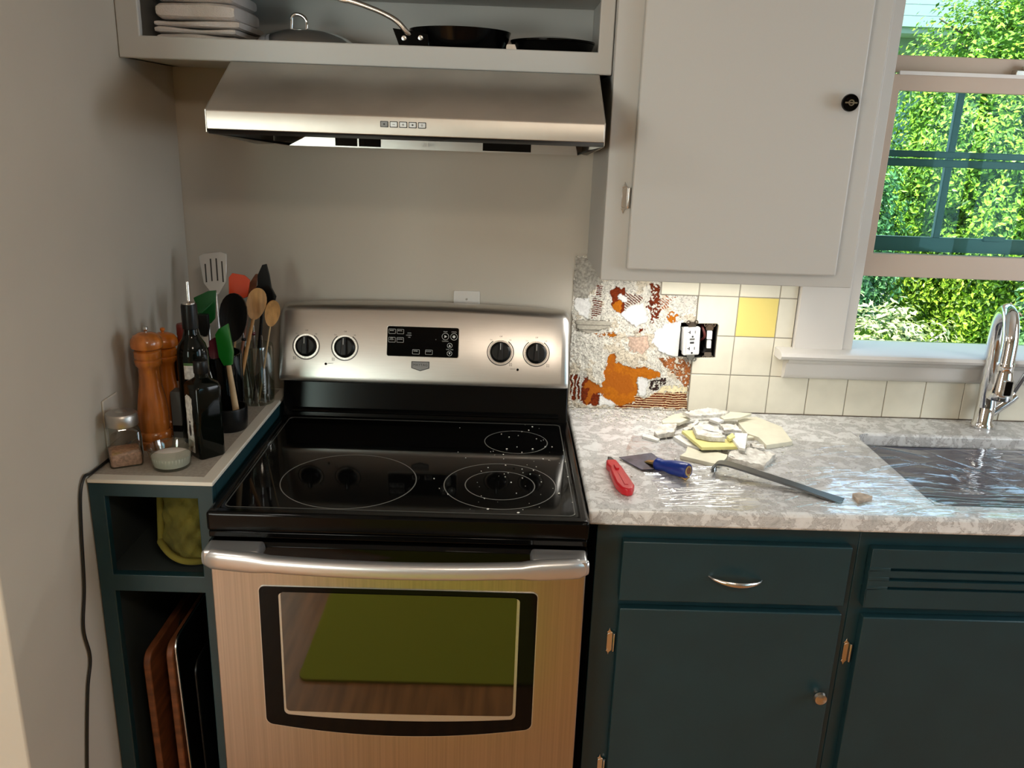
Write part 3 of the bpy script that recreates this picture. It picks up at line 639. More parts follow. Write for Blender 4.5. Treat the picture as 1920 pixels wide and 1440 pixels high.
sc = empty('sink_cabinet', (1.79, -.61, 0), 'dark teal sink cabinet with grooved false drawer front, right edge of the view', 'cabinet')
frame(sc, 1.3565, 2.30, [(1.41, 2.25, .14, .65)])
bm = BM(); box(bm, 1.3565, 1.3745, -.592, -.01, .1, ZC-.3); box(bm, 2.282, 2.30, -.592, -.01, .1, ZC-.3); box(bm, 1.3745, 2.282, -.592, -.01, .1, .118); box(bm, 1.3745, 2.282, -.53, -.51, 0, .1); obj('body', bm, 'cab_inside', sc, smooth=0)
# false front with three sunk grooves
bm = BM(); zs = [.686, .7300, .7385, .7525, .7610, .7750, .7835, .828]; gx0, gx1 = 1.425, 2.2
for i in range(7):
    if i % 2: box(bm, 1.3785, gx0, -.634, -.613, zs[i], zs[i+1]); box(bm, gx1, 2.26, -.634, -.613, zs[i], zs[i+1]); box(bm, gx0, gx1, -.625, -.613, zs[i], zs[i+1])
    else: box(bm, 1.3785, 2.26, -.634, -.613, zs[i], zs[i+1])
bmesh.ops.remove_doubles(bm, verts=bm.verts[:], dist=1e-5)
obj('false_drawer_front', bm, 'teal', sc, bev=.0015)
d2 = obj('door', prism(BM(), rrect(1.384, 1.85, .13, .662, .003, 3), XZ, -.634, -.613), 'teal', sc, bev=.006, seg=3)
d3 = obj('door', prism(BM(), rrect(1.86, 2.26, .13, .662, .003, 3), XZ, -.634, -.613), 'teal', sc, bev=.006, seg=3)
hinge(sc, 1.366, -.613, .562, .07, 'old_nickel'); hinge(sc, 1.366, -.613, .20, .07, 'old_nickel')

# ------------------------------------------------------------------ worktop with sink
SK = (1.520, 2.20, -.588, -.146)
ct = empty('countertop', (1.9, -.33, .88), 'grey and white veined stone worktop with a sink cut-out, right of the stove', 'countertop')
def slab():
    bm = BM(); r = .03
    # slab with a rounded hole: outer boxes and corner fills
    x0, x1, y0, y1 = .7665, 3.19, -.6585, -.0015; a, b, c, d = SK
    wallgrid(bm, x0, x1, y0, y1, [SK], XY, .8765, .914)
    return bm
obj('slab', slab(), 'quartz', ct, bev=.007, seg=3)
bm = BM(); a, b, c, d = SK
for (cx, cy, sx, sy) in ((a, c, 1, 1), (b, c, -1, 1), (a, d, 1, -1), (b, d, -1, -1)):
    rr = .035; pts = [(cx, cy), (cx+sx*rr, cy)]+[(cx+sx*(rr-rr*math.sin(R(t))), cy+sy*(rr-rr*math.cos(R(t)))) for t in range(10, 81, 10)]+[(cx, cy+sy*rr)]
    if sx*sy < 0: pts = pts[::-1]
    obj('cutout_corner', prism(BM(), pts, XY, .8767, .9138), 'quartz', ct)
bm.free()
sk = empty('sink', (1.86, -.367, .68), 'dark grey undermount sink bowl covered with clear plastic film', 'sink')
bm = BM(); e = .006
box(bm, a-.02, a-e, c-.02, d+.02, .68, .8762); box(bm, b+e, b+.02, c-.02, d+.02, .68, .8762); box(bm, a-e, b+e, c-.018, c-e, .68, .8762); box(bm, a-e, b+e, d+e, d+.018, .68, .8762); box(bm, a-e, b+e, c-e, d+e, .675, .685)
obj('sink_bowl', bm, 'sink_steel', sk, bev=.004)
bm = BM(); lathe(bm, [(.0, 0), (.05, 0), (.05, .003), (.04, .001), (.0, .001)], (1.86, -.33, .6852), 24); obj('drain', bm, 'satin_metal', sk)
# ------------------------------------------------------------------ stove
st = empty('stove', (.381, -.36, 0), 'freestanding stainless steel electric stove with black glass top', 'stove')
bm = BM(); box(bm, .004, .758, -.665, -.03, .03, .868); box(bm, .03, .73, -.60, -.05, 0, .03); obj('body', bm, 'black_matte', st, smooth=0)
# cooktop: enamel frame with a raised lip, glass sunk in it
bm = wallgrid(BM(), 0, .763, -.7156, -.085, [(.022, .741, -.690, -.135)], XY, .868, .9105)
obj('cooktop_frame', bm, 'black_enamel', st, bev=.007, seg=4)
bm = BM(); prism(bm, rrect(.020, .743, -.692, -.133, .012, 4), XY, .880, .9085); ctg = obj('cooktop_glass', bm, 'black_gloss', st, bev=.001)
bm = BM(); ring(bm, (0, 0), 0, 0, 4, XY, 0, 0) if 0 else None
def rr_ring(bm, x0, x1, y0, y1, r, wd, z0, z1):
    A = rrect(x0, x1, y0, y1, r, 6); B = rrect(x0+wd, x1-wd, y0+wd, y1-wd, r-wd*.5, 6); n = len(A); V = []
    for (ax, ay), (bx, by) in zip(A, B): V.append([bm.verts.new((ax, ay, z0)), bm.verts.new((ax, ay, z1)), bm.verts.new((bx, by, z1)), bm.verts.new((bx, by, z0))])
    for i in range(n):
        P, Q = V[i], V[(i+1) % n]
        for j in range(4): bm.faces.new((P[j], P[(j+1) % 4], Q[(j+1) % 4], Q[j]))
rr_ring(bm, .026, .737, -.686, -.139, .014, .0022, .9084, .9094); obj('glass_border', bm, 'border_grey', ctg)
for nm, c, rs in (('large', (.252, -.535), (.146,)), ('dual', (.582, -.540), (.122, .076)), ('small', (.620, -.272), (.078,))):
    bm = BM()
    for r in rs: ring(bm, c, r-.0011, r+.0011, 72, XY, .9085, .9087)
    obj('burner_ring', bm, 'print_grey', ctg, smooth=0)
# white grit fallen on the glass
rnd = random.Random(4); bm = BM()
for i in range(75):
    x = min(.735, max(.10, rnd.gauss(.63, .09))); y = rnd.uniform(-.68, -.145); q = rnd.uniform(.0005, .0017)*(1.5 if rnd.random() < .1 else 1)
    vs = bmesh.ops.create_icosphere(bm, subdivisions=1, radius=q)['verts']
    for v in vs: v.co = Vector((v.co.x*rnd.uniform(.7, 1.6)+x, v.co.y+y, v.co.z*.7+.9087+q*.6))
tag(obj('tile_grit', bm, 'dust', smooth=0), 'white grit scattered on the black glass stove top', 'grit', kind='stuff')
# front: lip, black band, door
bm = BM(); prism(bm, [(-.7130, .868), (-.7130, .855), (-.700, .8500), (-.665, .8500), (-.665, .868)], YZ, .003, .760); obj('front_panel', bm, 'black_enamel', st, bev=.002)
dy = -.7130
dr = obj('oven_door', prism(BM(), [(.001, .235), (.762, .235), (.762, .797), (.001, .797)], XZ, dy, -.670), 'door_steel', st, bev=.003)
bm = BM(); prism(bm, [(-.7125, .7975), (-.7165, .803), (-.7165, .838), (-.710, .8455), (-.672, .8455), (-.672, .7975)], YZ, .001, .762); obj('door_top_band', bm, 'black_gloss', dr, bev=.001)
# window of the door: black border with a bowed bottom edge
def wpoly(x0, x1, z0, z1, bow, r, n=16):
    P = [(x1-r+r*math.cos(R(a)), z1-r+r*math.sin(R(a))) for a in range(0, 91, 15)]+[(x0+r+r*math.cos(R(a)), z1-r+r*math.sin(R(a))) for a in range(90, 181, 15)]
    P += [(x0+r*1.6+r*1.6*math.cos(R(a)), z0+r*1.6+r*1.6*math.sin(R(a))) for a in range(180, 256, 15)]
    P += [(x0+r*1.6+(x1-x0-3.2*r)*i/n, z0-bow*(1-(2*i/n-1)**2)) for i in range(1, n)]
    P += [(x1-r*1.6+r*1.6*math.cos(R(a)), z0+r*1.6+r*1.6*math.sin(R(a))) for a in range(285, 361, 15)]
    return P
bm = BM(); prism(bm, wpoly(.0945, .6675, .411, .7485, .023, .012), XZ, dy-.0018, dy+.002); obj('window_trim', bm, 'handle_silver', dr, label='thin silver edge')
wd = obj('window_border', prism(BM(), wpoly(.0965, .6655, .413, .7475, .023, .011), XZ, dy-.0028, dy-.0015), 'black_gloss', dr)
bm = BM(); prism(bm, wpoly(.136, .630, .4395, .734, .010, .008), XZ, dy-.0034, dy-.0026); obj('window_trim', bm, 'inner_trim', dr)
bm = BM(); prism(bm, wpoly(.1405, .6240, .449, .7365, .002, .006), XZ, dy-.0042, dy-.0032); obj('window_glass', bm, 'oven_glass', dr)
# handle
bm = BM(); n = 40; P = []; rad = []
for i in range(n+1):
    t = i/n; x = .004+t*.756; e = min(t, 1-t)
    y = -.752-.034*math.sin(PI*t)**.8 if 0 < t < 1 else -.752
    P.append((x, y, .831)); k = min(1, e/.018)**.5 if e < .018 else 1
    rad.append((.0145*max(.55, k), (.0165+(.0045 if e < .14 else .0045*max(0, 1-(e-.14)/.03)))*max(.7, k)))
hd = obj('handle', tube(bm, P, rad, 20, up=(0, 0, 1), sq=.75), 'handle_silver', dr)
for x0, x1, s in ((.006, .118, 1), (.645, .758, -1)):
    bm = BM(); prism(bm, [(x0, .820), (x1-(.010 if s > 0 else 0), .820), (x1, .836), (x1-.004 if s > 0 else x1, .8515), (x0+(.004 if s < 0 else 0), .8515)] if s > 0 else [(x0+.010, .820), (x1, .820), (x1, .8515), (x0+.004, .8515), (x0, .836)], XZ, -.765, -.7168); obj('handle_mount', bm, 'handle_silver', dr, bev=.005, seg=3)
bm = BM(); box(bm, .003, .760, -.712, -.670, .05, .225); obj('storage_drawer', bm, 'door_steel', st, bev=.003)
# back panel
bm = BM(); prism(bm, [(-.128, .905), (-.118, .935), (-.104, 1.000), (-.03, 1.000), (-.03, .86), (-.086, .86)], YZ, .004, .757); obj('back_riser', bm, 'black_enamel', st, bev=.003)
bm = BM(); prism(bm, [(-.1285, .921), (-.1315, .925), (-.1285, .929), (-.12, .932), (-.12, .918)], YZ, .03, .733); obj('riser_ridge', bm, 'black_gloss', st)
PB = Vector((0, -.1175, 1.004)); tv = math.atan2(.047, .170)
prof = [(-.1060, .998), (-.1175, 1.004), (-.1185, 1.010)]
top = (-.0705, 1.178)
prof += [(-.1170, 1.018), top, (-.060, 1.190), (-.045, 1.196), (-.028, 1.196), (-.028, .998)]
def crowned(x0, x1, n=24, r=.022):
    bm = BM(); rows = []
    xs = [x0+.0005, x0+r*.08, x0+r*.3, x0+r*.6, x0+r]+[x0+r+(x1-x0-2*r)*i/n for i in range(1, n)]+[x1-r, x1-r*.6, x1-r*.3, x1-r*.08, x1-.0005]
    for x in xs:
        t = (x-x0)/(x1-x0); crown = .010*(1-(2*t-1)**2); e = min(x-x0, x1-x); cut = 0 if e >= r else r-math.sqrt(max(0, r*r-(r-e)**2))
        rows.append([bm.verts.new((x, y+(.0 if z < 1.1 else 0)+(cut*.25), z+(crown-cut if z > 1.1 else 0))) for y, z in prof])
    for A, B in zip(rows, rows[1:]):
        for j in range(len(prof)): bm.faces.new((A[j], A[(j+1) % len(prof)], B[(j+1) % len(prof)], B[j]))
    bm.faces.new(rows[0][::-1]); bm.faces.new(rows[-1]); return bm
cs = obj('control_console', crowned(-.006, .756), 'steel', st, smooth=30)
# console face: from (-.117,1.018) to (-.0705,1.178)
CT = math.atan2(.0465, .160)
def CP(x, s, off=0):      # point on the face: s metres up from its lower edge
    t = (x+.006)/.762; dz = s*math.cos(CT)
    return Vector((x, -.1174+.0465*dz/(.160+.010*(1-(2*t-1)**2)), 1.018+dz))
def CF(x, s, off=0): return FR(CP(x, s, off), CT)
bm = BM(); prism(bm, rrect(-.095, .095, -.0405, .0405, .006, 4), XY, -.001, .0016); onM(bm, CF(.3705, .0975)); obj('panel_trim', bm, 'satin_metal', cs)
cp = obj('control_panel', onM(prism(BM(), rrect(-.0935, .0935, -.039, .039, .005, 4), XY, 0, .0022), CF(.3705, .0975)), 'black_gloss', st, label='black control panel with clock display')
def pbtn(u, v, wd, ht, tx, sz=.0042):
    bm = BM(); A = rrect(u-wd/2, u+wd/2, v-ht/2, v+ht/2, .0016, 3); B = rrect(u-wd/2+.0007, u+wd/2-.0007, v-ht/2+.0007, v+ht/2-.0007, .0010, 3); V = [(bm.verts.new((*a, .0024)), bm.verts.new((*c, .0024))) for a, c in zip(A, B)]
    for i in range(len(V)): P, Q = V[i], V[(i+1) % len(V)]; bm.faces.new((P[0], Q[0], Q[1], P[1]))
    onM(bm, CF(.3705, .0975)); obj('key_outline', bm, 'print_light', cp, smooth=0)
    text('key_text', tx, sz, CF(.3705, .0975) @ Matrix.Translation((u-.001, v+.002, .0024)), 'print_light', cp, .0001)
pbtn(-.081, .0255, .018, .0125, 'BAKE'); pbtn(-.0595, .0255, .018, .0125, 'BROIL'); pbtn(-.081, .0035, .018, .0135, 'KEEP\nWARM', .0036); pbtn(-.0595, .0035, .018, .0135, 'CLEAN'); pbtn(-.0175, -.0265, .019, .0125, 'TIMER'); pbtn(.0165, -.0265, .019, .0125, 'CLOCK')
for u, v, r, tx in ((.0585, .016, .0092, ''), (.0810, .016, .0092, ''), (.0705, -.0075, .0068, ''), (.0705, -.0280, .0068, '')):
    bm = BM(); ring(bm, (u, v), r-.0009, r, 24, XY, .0022, .0024)
    if u < .06: prism(bm, [(u-.0025, v-.004), (u+.0045, v), (u-.0025, v+.004)], XY, .0022, .0025)
    elif v > 0: prism(bm, circ(u, v, .0038, 14), XY, .0022, .0025)
    elif v > -.02: prism(bm, [(u-.003, v-.0028), (u+.003, v-.0028), (u, v+.0032)], XY, .0022, .0025)
    else: prism(bm, [(u-.003, v+.0028), (u, v-.0032), (u+.003, v+.0028)], XY, .0022, .0025)
    onM(bm, CF(.3705, .0975)); obj('key_outline', bm, 'print_light', cp, smooth=0)
for u, v, tx in ((.0585, .0285, 'START'), (.081, .0285, 'CANCEL'), (.0585, .0035, 'CONTROL'), (.0705, -.0180, 'TEMP / TIME'), (-.036, .022, 'OVEN'), (-.037, .0165, 'LOCKED'), (-.036, .011, 'ON'), (.034, .007, 'F')):
    text('panel_text', tx, .0036, CF(.3705, .0975) @ Matrix.Translation((u, v, .0024)), 'print_light', cp, .0001)
bm = BM(); prism(bm, [(-.0235, .012), (.0235, .012), (.0235, -.006), (0, -.0135), (-.0235, -.006)], XY, 0, .002); bd = obj('brand_badge', onM(bm, CF(.3655, .034)), 'print_dark', cs, bev=.0006)
bm = BM(); prism(bm, [(-.0215, .010), (.0215, .010), (.0215, -.0050), (0, -.0115), (-.0215, -.0050)], XY, .002, .0026); obj('badge_plate', onM(bm, CF(.3655, .034)), 'badge_grey', cs)
text('badge_text', 'MAYTAG', .0095, CF(.3655, .0365) @ Matrix.Translation((0, 0, .0028)), 'print_dark', cs, .0002)
for i, x in enumerate((.0655, .1665, .5745, .6685)):
    s_ = .077
    bm = BM(); ring(bm, (0, 0), .0334, .0357, 48, XY, .0001, .0006, t0=R(-235 if i != 1 else -235), t1=R(55)); 
    for k in range(0, 20): 
        a = R(130+14.5*k)
    onM(bm, CF(x, s_)); obj('dial_arc', bm, 'print_dark', cs, smooth=0)
    for tx, a in (('Off', 90), ('Hi', 52), ('Lo', 128)):
        text('dial_text', tx, .0055, CF(x, s_) @ Matrix.Translation((.041*math.cos(R(a)), .041*math.sin(R(a)), .0003)), 'print_dark', cs, .0001)
    bm = BM(); ring(bm, (0, 0), .0275, .0318, 48, XY, 0, .0012); onM(bm, CF(x, s_)); obj('knob_ring', bm, 'satin_metal', cs)
    bm = BM(); lathe(bm, [(0, 0), (.0278, 0), (.0272, .006), (.0235, .011), (.0215, .013), (0, .013)], n=40, M=CF(x, s_))
    b2 = [(-.0068, -.0215), (.0068, -.0215), (.0050, .0235), (0, .0265), (-.0050, .0235)]
    prism(bm, b2, lambda u, v, d: CF(x, s_) @ Vector((u, v, d)), .012, .026); obj('knob', bm, 'black_plastic', cs, bev=.0012)
    bm = BM(); box(bm, -.0007, .0007, .006, .0225, .0258, .0264); onM(bm, CF(x, s_)); obj('knob_mark', bm, 'print_light', cs, smooth=0)
for x, u in ((.118, .012), (.621, -.013)):
    bm = BM(); prism(bm, circ(0, 0, .0032, 16), XY, 0, .0008); onM(bm, CF(x, .032)); obj('indicator_lamp', bm, 'black_gloss', cs)
    text('panel_text', 'SURFACE', .0035, CF(x+u, .0335) @ Matrix.Translation((0, 0, .0003)), 'print_dark', cs, .0001)
for x, y in ((.036, .045), (.137, .045), (.602, .045), (.700, .045)):
    bm = BM()
    for a in (-1, 1):
        for c in (-1, 1): ring(bm, (a*.0022, c*.0022), .0009, .0016, 8, XY, .0001, .0004)
    onM(bm, CF(x, y)); obj('burner_symbol', bm, 'print_dark', cs, smooth=0)

# ------------------------------------------------------------------ range hood
hx0, hx1 = -.020, .768
hd = empty('range_hood', (.374, 0, 1.60), 'brushed steel range hood with sloping top over the stove', 'range hood')
bm = BM()
prof = [(-.006, 1.7715), (-.318, 1.7715), (-.500, 1.672), (-.502, 1.668), (-.500, 1.6345), (-.490, 1.6345), (-.488, 1.662), (-.312, 1.760), (-.006, 1.760)]
prism(bm, prof, YZ, hx0+.0015, hx1-.0015); obj('canopy', bm, 'hood_steel', hd, bev=.0015)
sp = [(-.006, 1.7712), (-.3175, 1.7712), (-.4995, 1.6715), (-.4995, 1.629), (-.488, 1.626), (-.15, 1.599), (-.006, 1.597)]
for a in (hx0, hx1-.0015):
    bm = BM(); prism(bm, sp, YZ, a, a+.0015); obj('side_panel', bm, 'hood_steel', hd)
bm = BM(); prism(bm, [(-.500, 1.6345), (-.488, 1.626), (-.470, 1.626), (-.470, 1.632), (-.49, 1.64)], YZ, hx0+.0016, hx1-.0016); obj('front_lip', bm, 'dark_steel', hd)
# underside: hollow, with the steel tray that carries lamps and controls
bm = BM(); box(bm, hx0+.002, hx1-.002, -.486, -.006, 1.650, 1.652); obj('underside', bm, 'dark_steel', hd, smooth=0)
TR = Matrix.Translation((0, -.150, 1.599))
bm = BM(); prism(bm, [(.056, 0), (.744, 0), (.732, .050), (.150, .050)], XZ, 0, .12); onM(bm, TR); tr = obj('tray', bm, 'steel', hd)
for s_, a, c in ((1, hx0+.002, .056), (-1, hx1-.002, .744)):
    bm = BM(); v = [bm.verts.new(p) for p in ((a, -.486, 1.6265), (c, -.150, 1.5985), (c, -.006, 1.5985), (a, -.006, 1.5985))]; bm.faces.new(v); obj('end_plate', bm, 'dark_steel', hd, smooth=0)
for nm, a, c in (('lamp_lens', .166, .218), ('lamp_lens', .222, .274), ('filter_slot', .517, .632)):
    bm = BM(); box(bm, a, c, -.0012, 0, .0030, .0230); onM(bm, TR); obj(nm, bm, 'black_gloss', tr)
text('maker_mark', 'ZLINE', .0115, TR @ FR((.388, -.0005, .011)), 'print_light', tr, .0003)
FC = lambda x, z: FR((x, -.5018, z))
for k in range(5):
    x = .3315+.0186*k; z = 1.6555
    bm = BM(); prism(bm, rrect(-.0078, .0078, -.0058, .0058, .001, 2), XY, 0, .0012); onM(bm, FC(x, z)); bt = obj('hood_button', bm, 'print_dark', hd, label='small framed button')
    bm = BM(); prism(bm, rrect(-.0064, .0064, -.0044, .0044, .0008, 2), XY, .0012, .0018); onM(bm, FC(x, z)); obj('button_face', bm, 'badge_grey' if k == 0 else 'handle_silver', bt)
    bm = BM()
    if k == 0: prism(bm, circ(0, 0, .0020, 10), XY, .0018, .0021)
    elif k == 1: box(bm, -.0025, .0025, -.0004, .0004, .0018, .0021)
    elif k == 2: box(bm, -.0025, .0025, -.0004, .0004, .0018, .0021); box(bm, -.0004, .0004, -.0025, .0025, .0018, .0021)
    elif k == 3: prism(bm, [(-.0025, 0), (0, -.002), (.0025, 0), (0, .002)], XY, .0018, .0021)
    else: ring(bm, (0, 0), .0010, .0018, 10, XY, .0018, .0021)
    onM(bm, FC(x, z)); obj('button_symbol', bm, 'print_dark', bt, smooth=0)

# ------------------------------------------------------------------ narrow shelf cabinet left of the stove
LX0, LX1, LY, LZ = WL+.003, -.006, -.650, .945
nc = empty('narrow_cabinet', (-.13, -.65, 0), 'narrow dark teal open cabinet left of the stove, with a cubby and a tray slot', 'cabinet')
obj('face_frame', wallgrid(BM(), LX0, LX1, 0, .936, [(-.228, -.038, .727, .907), (-.228, -.038, .10, .688)], XZ, LY, LY+.02), 'teal', nc, bev=.0015)
bm = BM(); box(bm, LX0, LX0+.015, LY+.02, -.003, 0, .936); obj('side_panel', bm, 'cab_inside', nc, smooth=0); obj('side_panel', box(BM(), LX1-.015, LX1, LY+.02, -.003, 0, .936), 'teal', nc, smooth=0)
bm = BM(); box(bm, LX0+.015, LX1-.015, LY+.02, -.003, .707, .7265); box(bm, LX0+.015, LX1-.015, LY+.02, -.003, .08, .0995); box(bm, LX0+.015, LX1-.015, -.015, -.003, .10, .936); obj('shelf_board', bm, 'cab_inside', nc, smooth=0)
tp = obj('cabinet_top', box(BM(), LX0, LX1+.002, LY-.003, -.003, .9363, .945), 'counter_edge', nc, bev=.002)
bm = BM(); box(bm, LX0+.003, LX1-.024, LY+.024, -.02, .9440, .9453); obj('top_inlay', bm, 'counter_inlay', nc, smooth=0, label='greyish beige inset')
# ------------------------------------------------------------------ floor things
bm = BM(); prism(bm, rrect(-.02, .72, -2.6, -1.42, .03, 4), XY, .0005, .008)
rg = obj('kitchen_rug', bm, 'rug_green'); origin_to(rg, (.34, -1.8, 0)); tag(rg, 'olive green mat on the wooden floor in front of the stove', 'rug')
# ------------------------------------------------------------------ things on the narrow cabinet
CZ = .9455
def zc(o_): return Vector((o_[0], o_[1], CZ))
# salt jar
sj = empty('salt_jar', (-.215, -.560, CZ), 'square glass jar of pink salt with metal lid, left of the sugar dish', 'jar')
MJ = Matrix.Translation((-.2185, -.560, CZ)) @ Matrix.Rotation(R(28), 4, 'Z') @ Matrix.Diagonal((1.14, 1.14, 1.04, 1))
def sqloft(bm, secs, M, n=6):
    rings = []
    for hw, r, z in secs: rings.append([bm.verts.new(M @ Vector((u, v, z))) for u, v in rrect(-hw, hw, -hw, hw, min(r, hw*.999), n)])
    for A, B in zip(rings, rings[1:]):
        k = len(A)
        for i in range(k): bm.faces.new((A[i], A[(i+1) % k], B[(i+1) % k], B[i]))
    bm.faces.new(rings[0][::-1]); bm.faces.new(rings[-1]); return bm
obj('glass_body', sqloft(BM(), [(.027, .006, 0), (.029, .007, .004), (.029, .008, .072), (.026, .018, .082), (.024, .0235, .086)], MJ), 'jar_glass', sj)
obj('salt_fill', sqloft(BM(), [(.0262, .006, .003), (.0268, .006, .006), (.0268, .006, .026), (.024, .006, .029)], MJ), 'pink_salt', sj)
bm = BM(); lathe(bm, [(.0275, .082), (.0285, .084), (.0285, .104), (.026, .108), (.018, .110), (.010, .110), (.007, .113), (0, .114)], n=36, M=MJ); obj('lid', bm, 'lid_metal', sj)
bm = BM(); prism(bm, rrect(-.024, .024, .014, .062, .002, 2), XZ, -.0298, -.0292); onM(bm, MJ @ Matrix.Rotation(PI/2, 4, 'Z')); obj('label', bm, 'grey_box', sj, label='dark label')
bm = BM(); prism(bm, rrect(-.022, .022, .028, .040, .001, 2), XZ, -.0302, -.0297); onM(bm, MJ @ Matrix.Rotation(PI/2, 4, 'Z')); obj('label_band', bm, 'label_plain', sj)
# ramekin
rk = empty('glass_ramekin', (-.116, -.573, CZ), 'small round fluted glass dish half full of white sugar', 'dish')
bm = BM(); prof = [(0, 0), (.036, 0), (.0385, .003), (.0435, .034), (.0475, .044), (.0485, .0465), (.0460, .0465), (.0410, .033), (.036, .006), (0, .005)]
lathe(bm, prof, (-.116, -.573, CZ), 72, cap=False)
for v in bm.verts:
    d = Vector((v.co.x+.116, v.co.y+.573)); r = d.length
    if r > .03 and .004 < v.co.z-CZ < .036:
        a = math.atan2(d.y, d.x); k = 1+.012*math.cos(36*a); v.co.x = -.116+d.x*k; v.co.y = -.573+d.y*k
obj('dish', bm, 'jar_glass', rk)
bm = BM(); lathe(bm, [(0, .0052), (.0355, .0062), (.0395, .026), (.036, .028), (.02, .0275), (0, .030)], (-.116, -.573, CZ), 40); obj('sugar_fill', bm, 'sugar', rk)
# pepper mills
def mill(x, y, s, h, m, label, name='pepper_mill', k=0):
    t = empty(name, (x, y, CZ), label, 'pepper mill')
    P = [(0, 0), (.031, 0), (.033, .004), (.033, .016), (.030, .019), (.033, .023), (.0325, .034), (.029, .038), (.030, .045), (.0305, .075), (.027, .105), (.022, .135), (.0205, .160), (.0215, .172), (.026, .178), (.0265, .186), (.024, .189), (.0265, .193), (.026, .205), (.023, .208), (0, .208)]
    bm = BM(); lathe(bm, [(r*s, z*h) for r, z in P], (x, y, CZ), 40); obj('body', bm, m, t)
    P = [(0, .2085), (.024, .2085), (.030, .213), (.0315, .220), (.030, .229), (.024, .238), (.012, .243), (0, .2435)]
    bm = BM(); lathe(bm, [(r*s, z*h) for r, z in P], (x, y, CZ), 40); obj('head', bm, m, t)
    bm = BM(); lathe(bm, [(0, .2436*h), (.003, .2436*h), (.003, .2466*h), (.0055, .2495*h), (.0052, .254*h), (0, .2565*h)], (x, y, CZ), 20); obj('nut', bm, 'satin_metal' if k == 0 else m, t)
mill(-.193, -.462, 1.08, 1.08, 'mill_wood', 'turned wooden pepper mill with a metal nut, in front of the other mill')
mill(-.196, -.365, 1.0, .98, 'mill_orange', 'orange wooden pepper mill partly hidden behind the turned wooden mill', k=1)
# small grey box between mill and bottles
gb = empty('spice_box', (-.152, -.395, CZ), 'narrow grey carton between the pepper mill and the dark bottles', 'box')
bm = BM(); box(bm, -.170, -.142, -.420, -.385, CZ, CZ+.115); obj('carton', bm, 'grey_box', gb, bev=.002)
bm = BM(); box(bm, -.168, -.144, -.4206, -.4202, CZ+.02, CZ+.035); obj('carton_band', bm, 'black_plastic', gb)
# slender bottle with red cap
vb = empty('vinegar_bottle', (-.158, -.345, CZ), 'slim dark bottle with red and gold neck foil, behind the pourer bottle', 'bottle')
bm = BM(); lathe(bm, [(0, 0), (.024, 0), (.026, .004), (.026, .165), (.020, .190), (.0125, .205), (.0115, .22), (0, .22)], (-.158, -.345, CZ), 32); obj('glass_body', bm, 'wine_glass', vb)
bm = BM(); lathe(bm, [(.0122, .205), (.0128, .21), (.0125, .228), (.0135, .230), (.0135, .252), (.012, .256), (0, .256)], (-.158, -.345, CZ), 28); obj('cap', bm, 'cap_red', vb)
bm = BM(); ring(bm, (-.158, -.345), .0262, .0266, 14, XY, CZ+.07, CZ+.125, t0=R(-125), t1=R(-35)); obj('label', bm, 'label_plain', vb)
bm = BM(); ring(bm, (-.158, -.345), .0264, .0269, 14, XY, CZ+.085, CZ+.095, t0=R(-125), t1=R(-35)); obj('label_band', bm, 'label_red', vb)
# olive oil bottle with pourer
ob = empty('pourer_bottle', (-.113, -.415, CZ), 'round dark green oil bottle with a steel pouring spout', 'bottle')
OC = (-.113, -.415, CZ)
bm = BM(); lathe(bm, [(0, 0), (.031, 0), (.034, .004), (.034, .195), (.0335, .21), (.029, .228), (.019, .243), (.0155, .256), (.0150, .285), (0, .285)], OC, 40); obj('glass_body', bm, 'bottle_glass', ob)
bm = BM(); lathe(bm, [(.0155, .262), (.0172, .264), (.0172, .313), (.0160, .318), (0, .318)], OC, 32); obj('collar', bm, 'black_plastic', ob)
bm = BM(); lathe(bm, [(.0, .3182), (.0140, .3182), (.0140, .3215), (.005, .324), (.0042, .326), (.0042, .366), (.0035, .368), (0, .368)], OC, 24); obj('spout', bm, 'satin_metal', ob)
bm = BM(); ring(bm, OC[:2], .0342, .0347, 16, XY, CZ+.155, CZ+.188, t0=R(-105), t1=R(-30)); obj('label', bm, 'label_paper', ob)
bm = BM(); ring(bm, OC[:2], .0344, .0350, 10, XY, CZ+.186, CZ+.192, t0=R(-105), t1=R(-50)); obj('label_band', bm, 'label_green', ob)
# square bottle in front
qb = empty('square_bottle', (-.066, -.500, CZ), 'square black glass bottle with a long cream label, nearest the stove', 'bottle')
MQ = Matrix.Translation((-.066, -.500, CZ)) @ Matrix.Rotation(R(-44), 4, 'Z')
obj('glass_body', sqloft(BM(), [(.027, .007, 0), (.030, .009, .004), (.030, .009, .158), (.028, .012, .166), (.021, .016, .172), (.0145, .0142, .178), (.0135, .0133, .19)], MQ), 'bottle_glass', qb)
bm = BM(); lathe(bm, [(.0145, .186), (.0155, .188), (.0155, .212), (.014, .215), (0, .215)], n=28, M=MQ); obj('cap', bm, 'black_plastic', qb)
rl = random.Random(3); pts = []
for i in range(13): pts.append((.0135+rl.uniform(-.0012, .0012), .012+i*.0103))
pts2 = [(-.0135+rl.uniform(-.0012, .0012), .135-i*.0103) for i in range(13)]
bm = BM(); prism(bm, [(a-.006, c) for a, c in pts+[(.004, .140), (-.006, .141)]+pts2], XZ, -.0308, -.0301); onM(bm, MQ); obj('label', bm, 'label_paper', qb)
bm = BM(); prism(bm, circ(-.006, .062, .005, 18, .014), XZ, -.0312, -.0307); prism(bm, circ(-.006, .080, .003, 14), XZ, -.0312, -.0307); onM(bm, MQ); obj('label_picture', bm, 'print_dark', qb)
